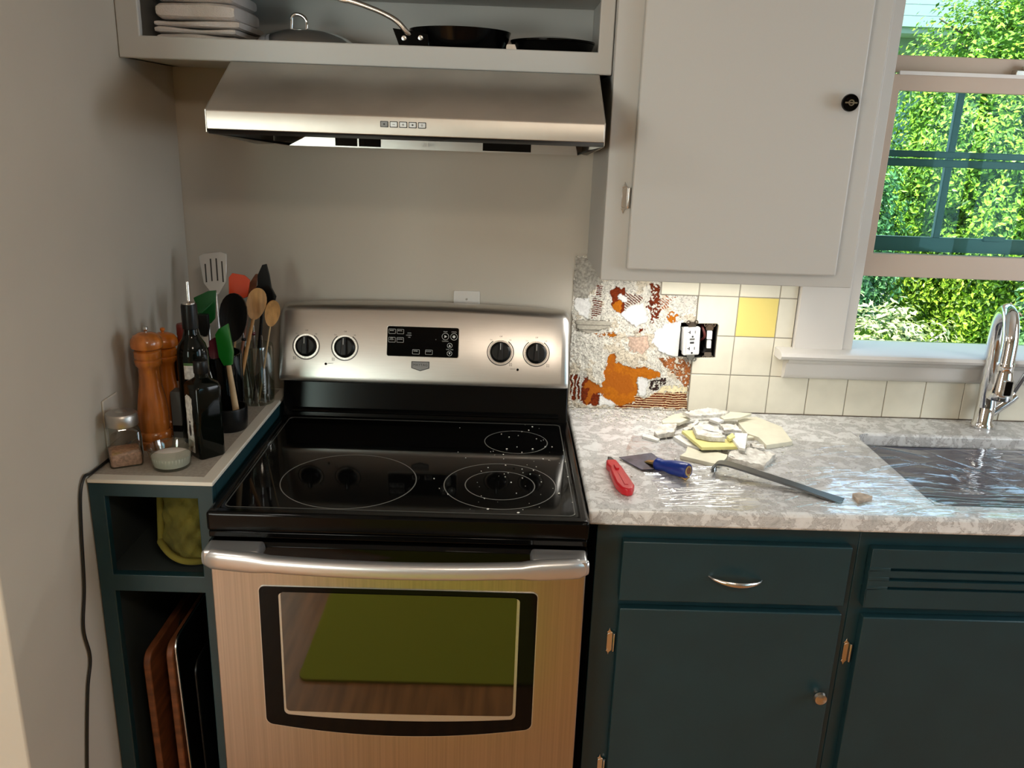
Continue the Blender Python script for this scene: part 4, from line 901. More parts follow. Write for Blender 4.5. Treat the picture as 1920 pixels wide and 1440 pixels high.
# two utensil holders
k1 = empty('utensil_crock', (-.112, -.262, CZ), 'black glazed crock full of spatulas and spoons, behind the square bottle', 'utensil holder')
def crock(t, c, r, h, m, wall=.005, nm='crock'):
    bm = BM(); lathe(bm, [(0, 0), (r*.90, 0), (r*.96, .004), (r, .03), (r, h-.004), (r-.001, h), (r-wall, h), (r-wall, .008), (0, .007)], c, 44, cap=False); return obj(nm, bm, m, t)
crock(k1, (-.118, -.255, CZ), .062, .165, 'black_gloss', nm='crock_wall')
k1b = empty('black_bowl', (-.070, -.330, CZ), 'low black bowl between the square bottle and the tall crock', 'bowl')
crock(k1b, (-.070, -.330, CZ), .044, .055, 'black_plastic', nm='crock_wall')
k2 = empty('glass_holder', (-.058, -.118, CZ), 'clear glass jar of metal utensils in the corner beside the stove back panel', 'utensil holder')
crock(k2, (-.060, -.128, CZ), .046, .155, 'jar_glass', .003, 'glass_wall')
# --- utensils: built along a line from foot to head
def frm(foot, head, roll=0):
    a, b = Vector(foot), Vector(head); z = (b-a).normalized(); x = Vector((1, 0, 0)); x = (x-z*x.dot(z)).normalized(); y = z.cross(x)
    Mx = Matrix((x, y, z)).transposed().to_4x4(); Mx.translation = b
    return Mx @ Matrix.Rotation(R(roll), 4, 'Z'), (b-a).length
def utensil(name, foot, head, outline, m, hm, label, roll=0, thick=.003, slots=(), hr=.005, cat=None, hlen=None, head_name='head', bend=0, dish=0, band=None):
    """head outline (x, z) with z=0 where the handle meets it"""
    Mx, ln = frm(foot, head, roll)
    hh = max(z for x, z in outline); hln = ln-hh
    t = empty(name, foot, label, cat or name.split('_')[-1])
    Mh = Mx @ Matrix.Translation((0, 0, -hh))
    bm = BM()
    if slots:
        xs0, xs1 = min(x for x, z in outline), max(x for x, z in outline)
        prism(bm, outline, XZ, -thick/2, thick/2)
        onM(bm, Mh); hd_ = obj(head_name, bm, m, t, bev=.0008)
        bm = BM()
        for (a, c, d_, e_) in slots: box(bm, a, c, -thick/2-.0004, thick/2+.0004, d_, e_)
        onM(bm, Mh); obj('slot', bm, 'print_dark', t, smooth=0)
    else:
        prism(bm, outline, XZ, -thick/2, thick/2)
        if dish:
            bmesh.ops.triangulate(bm, faces=[f for f in bm.faces if len(f.verts) > 4])
            bmesh.ops.subdivide_edges(bm, edges=bm.edges[:], cuts=2, use_grid_fill=True)
            wx = max(abs(x) for x, z in outline)
            for v in bm.verts: q = (v.co.x/wx)**2+((v.co.z-hh/2)/(hh/2))**2; v.co.y += dish*(max(0, 1-q))
        onM(bm, Mh); obj(head_name, bm, m, t, bev=0 if dish else .0008)
    bm = BM(); tube(bm, [Mh @ Vector((0, 0, -hln)), Mh @ Vector((0, 0, -hln*.5)), Mh @ Vector((0, 0, .004))], [(hr*1.15, hr*.9), (hr, hr*.8), (hr*.8, hr*.6)], 10); obj('handle', bm, hm, t)
    if band:
        bm = BM(); tube(bm, [Mh @ Vector((0, 0, -.030)), Mh @ Vector((0, 0, -.004))], hr*1.25, 12); obj('ferrule', bm, band, t)
    return t
E1 = lambda w, h, n=20: [(w*math.sin(2*PI*i/n)*(1 if True else 0), h/2-h/2*math.cos(2*PI*i/n)) for i in range(n)]
egg = lambda w, h, n=24: [(w*math.sin(2*PI*i/n)*(.80+.2*(1-math.cos(2*PI*i/n))/2*1.0), h/2-h/2*math.cos(2*PI*i/n)) for i in range(n)]
utensil('slotted_turner', (-.112, -.235, CZ+.012), (-.150, -.130, 1.335), [(-.008, 0), (-.028, .030), (-.036, .098), (-.024, .104), (.020, .106), (.034, .100), (.028, .030), (.008, 0)], 'handle_silver', 'handle_silver', 'pale slotted metal turner, tallest utensil at the left of the crock', thick=.0016, slots=[(-.0225, -.0190, .032, .078), (-.0085, -.0050, .034, .090), (.0055, .0090, .034, .090), (.0190, .0225, .030, .082)], hr=.004)
utensil('green_spatula', (-.125, -.262, CZ+.01), (-.133, -.250, 1.262), [(-.007, -.002), (-.016, .004), (-.029, .062), (.006, .078), (.026, .080), (.018, .012), (.007, 0)], 'silicone_green', 'handle_silver', 'dark green silicone spatula at the left of the crock', thick=.006, hr=.0042)
utensil('red_spatula', (-.105, -.225, CZ+.01), (-.078, -.155, 1.287), [(-.008, 0), (-.022, .008), (-.026, .05), (-.018, .062), (.012, .060), (.026, .050), (.024, .008), (.008, 0)], 'silicone_red', 'wood_spoon', 'bright orange-red silicone spatula standing in the middle of the crock', thick=.007, hr=.005)
utensil('brown_spatula', (-.098, -.215, CZ+.01), (-.056, -.110, 1.282), [(-.006, 0), (-.014, .02), (.004, .060), (.010, .062), (.012, .02), (.006, 0)], 'board_wood', 'board_wood', 'small dark brown pointed spatula tip behind the orange-red spatula', thick=.005, hr=.004)
utensil('black_ladle', (-.095, -.255, CZ+.01), (-.068, -.238, 1.255), egg(.037, .120), 'black_plastic', 'black_plastic', 'large black plastic spoon bowl in front of the orange-red spatula', thick=.006, hr=.0055, dish=.012, cat='ladle', head_name='bowl')
utensil('red_ladle', (-.098, -.290, CZ+.01), (-.098, -.290, 1.158), egg(.028, .066), 'dark_red', 'black_plastic', 'dark red rimmed ladle below the black spoon bowl', thick=.004, hr=.0045, dish=.010, cat='ladle', head_name='bowl')
utensil('wooden_spoon', (-.090, -.225, CZ+.01), (-.024, -.180, 1.258), egg(.026, .080), 'wood_spoon', 'wood_spoon', 'brown wooden spoon with a broad head, right of the black spoon bowl', thick=.006, hr=.005, dish=.006, cat='spoon', head_name='bowl', roll=15)
utensil('black_spatula', (-.060, -.150, CZ+.01), (-.017, -.140, 1.312), [(-.006, 0), (-.020, .040), (-.024, .046), (-.016, .060), (-.018, .085), (-.008, .113), (.002, .117), (.012, .090), (.020, .060), (.034, .040), (.030, .018), (.010, 0)], 'black_plastic', 'black_plastic', 'tall black pointed spatula at the right end of the utensils', thick=.006, hr=.005, roll=-8)
utensil('wooden_spoon', (-.052, -.140, CZ+.01), (.016, -.200, 1.232), egg(.020, .072), 'wood_spoon', 'wood_pale', 'small pale wooden spoon next to the stove back panel', thick=.005, hr=.0022, dish=.006, cat='spoon', head_name='bowl', roll=18)
utensil('green_spatula', (-.050, -.328, CZ+.012), (-.076, -.318, 1.197), [(-.010, 0), (-.018, .022), (-.018, .075), (-.008, .088), (.014, .098), (.016, .03), (.009, 0)], 'silicone_bright', 'wood_pale', 'bright green spatula with a pale wooden handle, leaning low at the front', thick=.012, hr=.0075, cat='spatula')
utensil('steel_tongs', (-.088, -.330, CZ+.02), (-.128, -.340, 1.170), [(-.006, 0), (-.008, .03), (-.006, .15), (.006, .15), (.008, .03), (.006, 0)], 'satin_metal', 'dark_steel', 'grey steel tongs leaning just right of the pourer bottle', thick=.006, hr=.005, cat='tongs', head_name='arm')
utensil('thermometer_fork', (-.125, -.285, CZ+.01), (-.125, -.300, 1.215), [(-.008, 0), (-.012, .02), (-.012, .05), (.012, .05), (.012, .02), (.008, 0)], 'black_plastic', 'black_plastic', 'black handled tool with a white band below the dark green spatula', thick=.014, hr=.006, cat='fork', band='label_plain')
bm = BM(); c0 = Vector((-.135, -.285, 1.215)); pl = []
for i in range(24):
    a = 2*PI*i/24; pl.append(c0+Vector((.030*math.cos(a)*.9+.012*math.sin(a), .004*math.sin(a), .012*math.sin(a)+.022*math.cos(a))))
tube(bm, pl, .0022, 8, closed=True); bm2 = bm; t_ = empty('green_strainer', (-.13, -.27, CZ+.01), 'dark green wire loop strainer tilted in front of the dark green spatula', 'strainer'); obj('loop', bm2, 'silicone_green', t_)
bm = BM(); tube(bm, [(-.12, -.262, CZ+.02), (-.128, -.28, 1.10), (-.138, -.286, 1.195)], .003, 8); obj('handle', bm, 'black_plastic', t_)
for i, (fx, fy, hx, hy, hz, lb, rr_) in enumerate(((-.070, -.135, -.078, -.165, 1.150, 'thin steel whisk handle at the left of the glass jar', .0035), (-.045, -.115, -.030, -.165, 1.135, 'beaded steel skewer at the right side of the glass jar', .0022), (-.06, -.125, -.055, -.150, 1.165, 'dark handled peeler in the middle of the glass jar', .004))):
    t_ = empty(('whisk', 'skewer', 'peeler')[i], (fx, fy, CZ+.008), lb, ('whisk', 'skewer', 'peeler')[i])
    bm = BM(); tube(bm, [(fx, fy, CZ+.008), ((fx+hx)/2, (fy+hy)/2, (CZ+hz)/2), (hx, hy, hz)], rr_, 10); obj('shaft', bm, 'satin_metal', t_)
    bm = BM(); n = 5 if i == 1 else 1
    for q in range(n):
        f_ = .04+q*.05 if i == 1 else .85
        vs = bmesh.ops.create_uvsphere(bm, u_segments=12, v_segments=8, radius=.0042 if i == 1 else .006)['verts']
        for v in vs: v.co += Vector((fx+(hx-fx)*f_, fy+(hy-fy)*f_, CZ+.012+(hz-CZ-.012)*f_))
    obj(('grip', 'bead', 'grip')[i], bm, ('black_plastic', 'chrome', 'dark_red')[i], t_)

# cord down the wall
bm = BM(); bm = BM(); P = smoothpts([(WL+.006, -.45, .9495), (WL+.006, -.56, .9495), (WL+.006, -.635, .951), (WL+.006, -.665, .955), (WL+.005, -.686, .925), (WL+.005, -.700, .848), (WL+.005, -.715, .735), (WL+.005, -.738, .652), (WL+.005, -.727, .575), (WL+.005, -.753, .511), (WL+.005, -.792, .356), (WL+.005, -.85, .06), (WL+.03, -.86, .004), (WL+.03, -1.0, .004)], 8)
o = obj('electric_cable', tube(bm, P, .0032, 8), 'cord_black'); origin_to(o, (WL+.005, -.70, 0)); tag(o, 'thin black cord running down the left wall beside the narrow cabinet', 'cord')

# mitt in the cubby
mt = empty('oven_mitt', (-.085, -.47, .7268), 'quilted olive yellow pot holder folded in the upper cubby', 'pot holder')
def pad(secs):
    pass
bm = BM(); nu, nv = 26, 26; G = []
for i in range(nu+1):
    row = []
    for j in range(nv+1):
        u, v = i/nu, j/nv
        x = -.160+.115*u+.012*(1-v)*(1-u); z = .735+.165*v+(.016*(1-u)**2); y = -.600+.055*v+.05*(u-.5)**2+.006*math.sin(u*19)*math.sin(v*23)-.02*math.sin(PI*u)
        if v < .12: z += .02*(1-v/.12)*(1-u)*1.2
        row.append(Vector((x, y, z)))
    G.append(row)
F_ = [[bm.verts.new(p) for p in r] for r in G]; B_ = [[bm.verts.new(p+Vector((0, .022, .002))) for p in r] for r in G]
for i in range(nu):
    for j in range(nv): bm.faces.new((F_[i][j], F_[i+1][j], F_[i+1][j+1], F_[i][j+1])); bm.faces.new((B_[i][j], B_[i][j+1], B_[i+1][j+1], B_[i+1][j]))
for i in range(nu): bm.faces.new((F_[i][0], B_[i][0], B_[i+1][0], F_[i+1][0])); bm.faces.new((F_[i][nv], F_[i+1][nv], B_[i+1][nv], B_[i][nv]))
for j in range(nv): bm.faces.new((F_[0][j], F_[0][j+1], B_[0][j+1], B_[0][j])); bm.faces.new((F_[nu][j], B_[nu][j], B_[nu][j+1], F_[nu][j+1]))
obj('pad', bm, 'mitt_yellow', mt)
edge = [r+Vector((0, -.003, 0)) for r in [G[0][j] for j in range(nv, -1, -3)]+[G[i][0] for i in range(0, nu+1, 3)]]
bm = BM(); tube(bm, smoothpts(edge, 3), (.0075), 10); tube(bm, smoothpts([p+Vector((.004, .024, .006)) for p in edge], 3), .0075, 10); obj('trim', bm, 'mitt_trim', mt)
# boards in the lower slot
for i, (x, ln, top, m, lb, tl) in enumerate(((-.196, .36, .505, 'board_wood', 'brown wooden cutting board, leftmost in the lower slot of the narrow cabinet', .02), (-.150, .40, .520, 'board_wood', 'dark wooden cutting board standing right of the leftmost board', .015), (-.125, .38, .53, 'dark_steel', 'dark metal baking sheet standing right of the two cutting boards', .03), (-.095, .42, .46, 'black_plastic', 'black tray, rightmost in the lower slot', .02))):
    w_ = .016 if i < 2 else .003
    t = empty('cutting_board' if i < 2 else 'baking_tray', (x, -.4, .10), lb, 'cutting board' if i < 2 else 'tray')
    bm = BM(); fnx = lambda u, v, d, x=x, tl=tl: (x+d+(v-.1)*tl*-1, u, v)
    prism(bm, rrect(-.615+i*.012, -.615+i*.012+ln, .1005, top, .03, 5), fnx, 0, w_); obj('board' if i < 2 else 'sheet', bm, m, t, bev=.003 if i < 2 else .0008)
    if i >= 2:
        bm = BM(); rr = rrect(-.615+i*.012, -.615+i*.012+ln, .103, top, .03, 5); tube(bm, [fnx(u, v, 0) for u, v in rr], .003, 6, closed=True); obj('rim', bm, 'satin_metal' if i == 2 else m, t)
    else:
        bm = BM(); prism(bm, circ(-.615+i*.012+ln*.5, top-.035, .012, 16), fnx, -.0006, w_+.0006); obj('hanging_hole', bm, 'print_dark', t)

# ------------------------------------------------------------------ things on the open shelf
SZ = 1.8095
rt = random.Random(8)
def towel(z, h, x0, x1, y0, y1, label, sk):
    t = empty('folded_towel', ((x0+x1)/2, (y0+y1)/2, z), label, 'towel', 'folded white towels on the open shelf')
    layers = 1
    for L_ in range(layers):
        a, b_ = z+h*L_/layers, z+h*(L_+1)/layers-.0004
        bm = BM(); n = 26; rr = (b_-a)/2
        cs_ = []
        for i in range(n+1):
            u = i/n; x = x0+(x1-x0)*u; sag = .0022*math.sin(u*5+sk+L_)
            ring_ = []
            for k in range(16):
                an = 2*PI*k/16; ca, sa = math.cos(an), math.sin(an)
                yy = (y0+y1)/2+((y1-y0)/2)*math.copysign(abs(ca)**.25, ca)+.004*math.sin(u*9+sk*2+L_*2)*(ca < 0)
                zz = (a+b_)/2+rr*math.copysign(abs(sa)**.55, sa)+sag*(sa > 0)
                e = min(u, 1-u); sc = 1 if e > .03 else .72+.28*math.sqrt(max(0, 1-(1-e/.03)**2))
                ring_.append(bm.verts.new((x, yy, (a+b_)/2+(zz-(a+b_)/2)*sc)))
            cs_.append(ring_)
        for A, B in zip(cs_, cs_[1:]):
            for k in range(16): bm.faces.new((A[k], A[(k+1) % 16], B[(k+1) % 16], B[k]))
        bm.faces.new(cs_[0][::-1]); bm.faces.new(cs_[-1]); obj('fold', bm, 'towel', t)
zz = SZ
for i, (h, xa, xb, lb) in enumerate(((.018, -.188, -.020, 'bottom folded white towel of the stack on the open shelf'), (.013, -.192, -.019, 'second folded white towel from the bottom of the stack'), (.015, -.193, -.010, 'third folded white towel, in the middle of the stack'), (.036, -.186, -.020, 'thick folded pinkish white towel, fourth from the bottom of the stack'), (.030, -.188, -.024, 'topmost folded white towel of the stack, cut by the frame'))):
    towel(zz, h, xa, xb, -.275, -.08, lb, i*1.7); zz += h
# glass lid with wire handle
ld = empty('pot_lid', (.088, -.16, SZ), 'shiny domed pot lid with a bent metal handle, beside the towels', 'lid')
LC = (.106, -.155, SZ)
bm = BM(); lathe(bm, [(.120, 0), (.125, .001), (.126, .004), (.122, .010), (.10, .026), (.07, .039), (.035, .046), (0, .048), (0, .0465), (.07, .0375), (.10, .0245), (.119, .007)], LC, 56, cap=False); obj('dome', bm, 'chrome', ld)
bm = BM(); P = smoothpts([(.072, -.155, SZ+.034), (.074, -.155, SZ+.055), (.076, -.155, SZ+.072), (.086, -.155, SZ+.078), (.100, -.155, SZ+.074), (.108, -.155, SZ+.064), (.108, -.155, SZ+.045), (.110, -.155, SZ+.033)], 5); tube(bm, P, (.0042), 10); obj('handle', bm, 'chrome', ld)
bm = BM()
for x in (.070, .110): lathe(bm, [(0, 0), (.009, 0), (.009, .003), (.005, .006), (0, .006)], (x, -.155, SZ+.031), 16)
obj('handle_foot', bm, 'chrome', ld)
# frying pan with a long metal handle
fp = empty('frying_pan', (.46, -.17, SZ), 'black frying pan with a long curved metal handle rising to the left', 'frying pan')
def panbody(c, r0, r1, h): return lathe(BM(), [(0, 0), (r0, 0), (r0+.006, .003), (r1, h), (r1-.003, h+.0005), (r0+.002, .006), (0, .004)], c, 56, cap=False)
obj('pan', panbody((.460, -.165, SZ), .095, .116, .053), 'black_enamel', fp)
bm = BM(); P = smoothpts([(.375, -.248, SZ+.030), (.352, -.258, SZ+.036), (.330, -.262, SZ+.058), (.300, -.262, SZ+.074), (.260, -.262, SZ+.088), (.225, -.262, SZ+.098), (.203, -.262, SZ+.104)], 5); k = len(P)
tube(bm, P, [(.0055+.002*math.sin(PI*i/k), .0075-.002*math.sin(PI*i/k)+(.002 if i > k-6 else 0)) for i in range(k)], 12, up=(0, 0, 1)); obj('handle', bm, 'satin_metal', fp)
bm = BM(); prism(bm, [(.318, SZ+.046), (.334, SZ+.006), (.398, SZ+.008), (.396, SZ+.036), (.370, SZ+.040)], XZ, -.2625, -.2585); obj('handle_bracket', bm, 'black_enamel', fp, bev=.0015)
bm = BM()
for x, z in ((.343, .026), (.379, .028)): lathe(bm, [(0, 0), (.0065, 0), (.005, .003), (0, .004)], n=16, M=MK(x, -.2625, SZ+z))
obj('rivet', bm, 'satin_metal', fp)
sp_ = empty('frying_pan', (.675, -.16, SZ), 'second black frying pan, flatter, at the right end of the open shelf', 'frying pan')
obj('pan', panbody((.672, -.155, SZ), .078, .096, .034), 'black_enamel', sp_)
bm = BM(); lathe(bm, [(.088, .0345), (.0975, .035), (.0975, .039), (.05, .046), (0, .047)], (.672, -.155, SZ), 48); obj('flat_lid', bm, 'black_enamel', sp_)
bm = BM(); prism(bm, rrect(.566, .590, SZ+.012, SZ+.028, .004, 3), XZ, -.19, -.185); obj('side_lug', bm, 'satin_metal', sp_)

# ------------------------------------------------------------------ rubble and tools on the worktop
KZ = .9142
names = ['big cream tile piece with a pointed end, right side of the rubble pile', 'thin plaster-backed tile slab on top at the back of the pile', 'flat cream tile sliver at the back right of the pile', 'yellow tile piece in the middle of the rubble pile', 'thick white plaster chunk lying on the yellow tile piece', 'plaster-backed chip between the thick chunk and the big cream piece', 'square white chip tilted at the right end of the yellow piece', 'tiny yellow tile cube on the yellow piece', 'long cream tile piece at the very front of the pile', 'plaster-backed tile slab at the front right of the pile', 'rough plaster chunk at the left end of the pile', 'small narrow white chip left of the whole pile', 'thin upright plaster stick behind the yellow piece', 'cream curled piece at the back left of the pile', 'white sliver half under the left of the yellow piece', 'small plaster block between the big cream piece and the front slab', 'tiny cream block under the big cream piece', 'small rounded white chip below the back slab', 'little plaster lump behind the thick white chunk', 'lone tan tile chip on the film, near the sink']
for (c, z, th, poly), lb in zip(SHARDS, names):
    cx = sum(p[0] for p in poly)/len(poly); cy = sum(p[1] for p in poly)/len(poly)
    q = random.Random(hash(lb) % 1000 if False else len(lb)*7+len(poly)); tx, ty = q.uniform(-.06, .06), q.uniform(-.05, .05)
    if z < .93: tx = ty = 0
    bm = BM()
    # jagged outline
    out = []
    for i in range(len(poly)):
        a, b_ = poly[i], poly[(i+1) % len(poly)]; d = math.dist(a, b_); n = max(1, int(d/.009))
        for k in range(n):
            f_ = k/n; jit = .0010 if c in ('plaster', 'tan') else .0004
            out.append((a[0]+(b_[0]-a[0])*f_+q.uniform(-jit, jit), a[1]+(b_[1]-a[1])*f_+q.uniform(-jit, jit)))
    fn = lambda u, v, d: (u, v, d+tx*(u-cx)+ty*(v-cy))
    if z-th < KZ+.004: zb = KZ
    else: zb = z-th
    prism(bm, out, fn, zb, z)
    if c == 'plaster':
        bmesh.ops.triangulate(bm, faces=[f for f in bm.faces if len(f.verts) > 4]); bmesh.ops.subdivide_edges(bm, edges=[e for e in bm.edges if e.calc_length() > .008], cuts=2)
        for v in bm.verts:
            if v.co.z > zb+.5*(z-zb): v.co.z += .0035*noise.noise(v.co*110)
            v.co.x += .0012*noise.noise(v.co*160); v.co.y += .0012*noise.noise(v.co*150+Vector((5, 5, 5)))
    o = obj('tile_shard', bm, 'shard_'+c, bev=.0008 if c != 'plaster' else 0, smooth=30); origin_to(o, (cx, cy, zb)); tag(o, lb, 'tile shard', 'broken tile pieces on the worktop')
rnd = random.Random(12); bm = BM()
for i in range(900):
    k = rnd.random()
    if k < .55: x = rnd.uniform(.775, 1.12); y = -.012-abs(rnd.gauss(0, .055))
    elif k < .9: x = rnd.gauss(1.12, .085); y = rnd.gauss(-.24, .09)
    else: x = rnd.uniform(.79, 1.45); y = rnd.uniform(-.62, -.02)
    x = min(1.5, max(.772, x)); y = min(-.012, max(-.64, y)); q = rnd.uniform(.0007, .0030)*(1.8 if rnd.random() < .08 else 1)
    vs = bmesh.ops.create_icosphere(bm, subdivisions=1, radius=q)['verts']; sx, sy, an = rnd.uniform(.7, 1.7), rnd.uniform(.6, 1.2), rnd.uniform(0, PI)
    for v in vs:
        a_, b_ = v.co.x*sx, v.co.y*sy; v.co = Vector((a_*math.cos(an)-b_*math.sin(an)+x, a_*math.sin(an)+b_*math.cos(an)+y, v.co.z*.6+KZ+q*.5))
tag(obj('plaster_crumbs', bm, 'dust', smooth=0), 'white plaster crumbs scattered along the bare wall and round the rubble', 'crumbs', kind='stuff')

# utility knife
kn = empty('utility_knife', (.848, -.50, KZ), 'red utility knife lying at the left of the worktop', 'knife')
KA, KB = Vector((.8365, -.408, KZ+.010)), Vector((.856, -.596, KZ+.010))
dv = (KB-KA).normalized(); KM = Matrix((dv, Vector((-dv.y, dv.x, 0)), Vector((0, 0, 1)))).transposed().to_4x4(); KM.translation = KA
ln = (KB-KA).length
bm = BM(); up_ = [(.020, -.010), (.045, -.013), (.060, -.0095), (.075, -.0125), (.110, -.0145), (.150, -.0155), (.178, -.011), (ln, -.002), (ln-.004, .008), (.165, .0145), (.120, .0135), (.070, .0120), (.020, .0085)]
prism(bm, up_, XY, -.0095, .0085); onM(bm, KM @ Matrix.Diagonal((1, 1.25, 1, 1))); obj('handle', bm, 'red_plastic', kn, bev=.004, seg=3)
bm = BM(); prism(bm, [(-.006, -.003), (.022, -.0095), (.022, .0085), (0, .006)], XY, -.007, .006); onM(bm, KM); obj('nose', bm, 'dark_steel', kn, bev=.002)
bm = BM(); prism(bm, rrect(.058, .082, -.004, .004, .002, 3), XY, .0085, .0125); prism(bm, [(.10, -.003), (.165, -.004), (.165, .004), (.10, .003)], XY, .0085, .0095); onM(bm, KM); obj('slider', bm, 'red_plastic', kn, bev=.001)
# putty knife / scraper
pk = empty('putty_knife', (.95, -.42, KZ), 'putty knife with a blue handle and broad steel blade, right of the red knife', 'scraper')
A = Vector((.9405, -.432, KZ+.012)); B = Vector((1.0, -.497, KZ+.0235))
dv = (B-A).normalized(); sd = Vector((0, 0, 1)).cross(dv).normalized(); upv = dv.cross(sd); PM = Matrix((dv, sd, upv)).transposed().to_4x4(); PM.translation = A
bm = BM(); P = [A+dv*t for t in (0, .006, .014, .024, .045, .070, .086, .091)]; tube(bm, P, [.010, .0150, .0145, .0125, .0165, .0180, .0175, .0158], 24); obj('handle', bm, 'blue_plastic', pk)
bm = BM(); lathe(bm, [(.0075, .0), (.0118, .0), (.0118, .0015), (.0075, .0015)], n=24, M=Matrix.Translation(A+dv*.0905) @ dv.to_track_quat('Z', 'Y').to_matrix().to_4x4(), cap=False); obj('end_ring', bm, 'brass', pk, label='brass coloured ring')
bm = BM(); lathe(bm, [(0, .0), (.0074, .0), (.0074, .001), (0, .001)], n=24, M=Matrix.Translation(A+dv*.0905) @ dv.to_track_quat('Z', 'Y').to_matrix().to_4x4()); obj('end_hole', bm, 'board_wood', pk)
bl = [(.9480, -.4250), (.9610, -.4040), (.9440, -.3560), (.8630, -.3800), (.9060, -.4520), (.9330, -.4560)]
bm = BM(); 
VB = [bm.verts.new((x, y, KZ+.0035+.004*(0 if i in (3, 4) else 1))) for i, (x, y) in enumerate(bl)]; VT = [bm.verts.new(v.co+Vector((0, 0, .0013))) for v in VB]
bm.faces.new(VB[::-1]); bm.faces.new(VT)
for i in range(6): bm.faces.new((VB[i], VB[(i+1) % 6], VT[(i+1) % 6], VT[i]))
obj('blade', bm, 'blade_steel', pk, smooth=0)
bm = BM(); tube(bm, [(.930, -.405, KZ+.0065), A+dv*.004], [(.013, .003), (.010, .008)], 12, up=(0, 0, 1)); obj('bolster', bm, 'brass', pk)
bm = BM(); tube(bm, [(.985, -.487, KZ+.006), (.998, -.497, KZ+.003), (1.004, -.500, KZ+.012)], .0035, 10); obj('nail_bit', bm, 'brass', pk)
# pry bar
pb = empty('pry_bar', (1.19, -.53, KZ), 'long flat steel pry bar lying across the film, claw end at the left', 'pry bar')
P = smoothpts([(1.072, -.452, KZ+.004), (1.072, -.449, KZ+.016), (1.080, -.452, KZ+.026), (1.105, -.462, KZ+.027), (1.16, -.494, KZ+.021), (1.23, -.533, KZ+.012), (1.285, -.567, KZ+.004), (1.318, -.588, KZ+.0015)], 5); k = len(P)
sd = Vector((.5, .86, 0)); bm = BM(); rows = []
for i, p in enumerate(P):
    t = i/(k-1); tg = (P[min(i+1, k-1)]-P[max(i-1, 0)]).normalized(); s_ = sd-tg*sd.dot(tg); s_.normalize(); u_ = s_.cross(tg).normalized()
    if u_.z < 0: u_ = -u_
    w_ = .0140 if t > .2 else .0150; w_ = w_+(.004*max(0, (t-.8)/.2)); h_ = .0022 if t < .85 else .0022*(1-(t-.85)/.15)+.0005
    rows.append([bm.verts.new(p+s_*a*w_+u_*b_*h_) for a, b_ in ((-1, -1), (1, -1), (1, 1), (-1, 1))])
for a_, b_ in zip(rows, rows[1:]):
    for j in range(4): bm.faces.new((a_[j], a_[(j+1) % 4], b_[(j+1) % 4], b_[j]))
bm.faces.new(rows[0][::-1]); bm.faces.new(rows[-1]); obj('bar', bm, 'dark_steel', pb, bev=.0006)
bm = BM(); prism(bm, [(1.069, -.462), (1.075, -.453), (1.071, -.441)], XY, KZ+.003, KZ+.0175); obj('claw', bm, 'satin_metal', pb, bev=.001)

# clear plastic film over the counter and the sink
def film():
    nx, ny = 560, 250; q = random.Random(5)
    U, Vv = np.meshgrid(np.linspace(0, 1, nx+1), np.linspace(0, 1, ny+1), indexing='ij')
    PX = .905+.02*np.sin(Vv*7)+U*1.30; PY = -.648+Vv*(.43+.03*np.sin(U*9))
    H = np.full(U.shape, .0009)
    H += .0007*(1+np.sin(PX*31+PY*60))*(1+np.sin(PX*13-PY*41+2))*.5
    def fold(cx, cy, an, ln, wd, ht, cv):
        a = (PX-cx)*math.cos(an)+(PY-cy)*math.sin(an); b_ = -(PX-cx)*math.sin(an)+(PY-cy)*math.cos(an)+cv*a*a
        return ht*np.exp(-(b_/wd)**2)*np.clip(1.3-1.3*(2*a/ln)**2, 0, 1)
    for i in range(46): H += fold(q.uniform(.95, 1.16), q.uniform(-.63, -.42), q.gauss(.10, .13), q.uniform(.08, .22), q.uniform(.0016, .003), q.uniform(.0010, .0026), q.uniform(-.5, .5))
    for i in range(46): H += fold(q.uniform(1.15, 1.56), q.uniform(-.62, -.24), q.gauss(.35, .25), q.uniform(.06, .24), q.uniform(.0018, .004), q.uniform(.0008, .0022), q.uniform(-.8, .8))
    for i in range(34): H += fold(q.uniform(1.55, 2.15), q.uniform(-.62, -.50), q.gauss(.03, .05), q.uniform(.2, .5), q.uniform(.003, .006), q.uniform(.001, .004), q.uniform(-.1, .1))
    for i in range(20): H += fold(q.uniform(1.58, 2.1), q.uniform(-.5, -.2), q.gauss(-1.0, .5), q.uniform(.06, .3), q.uniform(.002, .005), q.uniform(.0008, .0025), q.uniform(-.6, .6))
    H = np.minimum(H, .006)
    over = np.clip((PX-SK[0])/.12, 0, 1)*np.clip((PY-SK[2])/.05, 0, 1)*np.clip((SK[3]-PY)/.05, 0, 1); H -= .006*over
    me = bpy.data.meshes.new('plastic_film'); vs = np.stack([PX, PY, KZ+H], -1).reshape(-1, 3)
    I = np.arange((nx+1)*(ny+1)).reshape(nx+1, ny+1); F_ = np.stack([I[:-1, :-1], I[1:, :-1], I[1:, 1:], I[:-1, 1:]], -1).reshape(-1, 4)
    me.from_pydata(vs.tolist(), [], F_.tolist()); me.materials.append(MATS['plastic_film'])
    for p in me.polygons: p.use_smooth = True
    o = bpy.data.objects.new('plastic_film', me); COL.objects.link(o); return o
tag(film(), 'clear wrinkled plastic film spread over the worktop and the sink', 'plastic film')

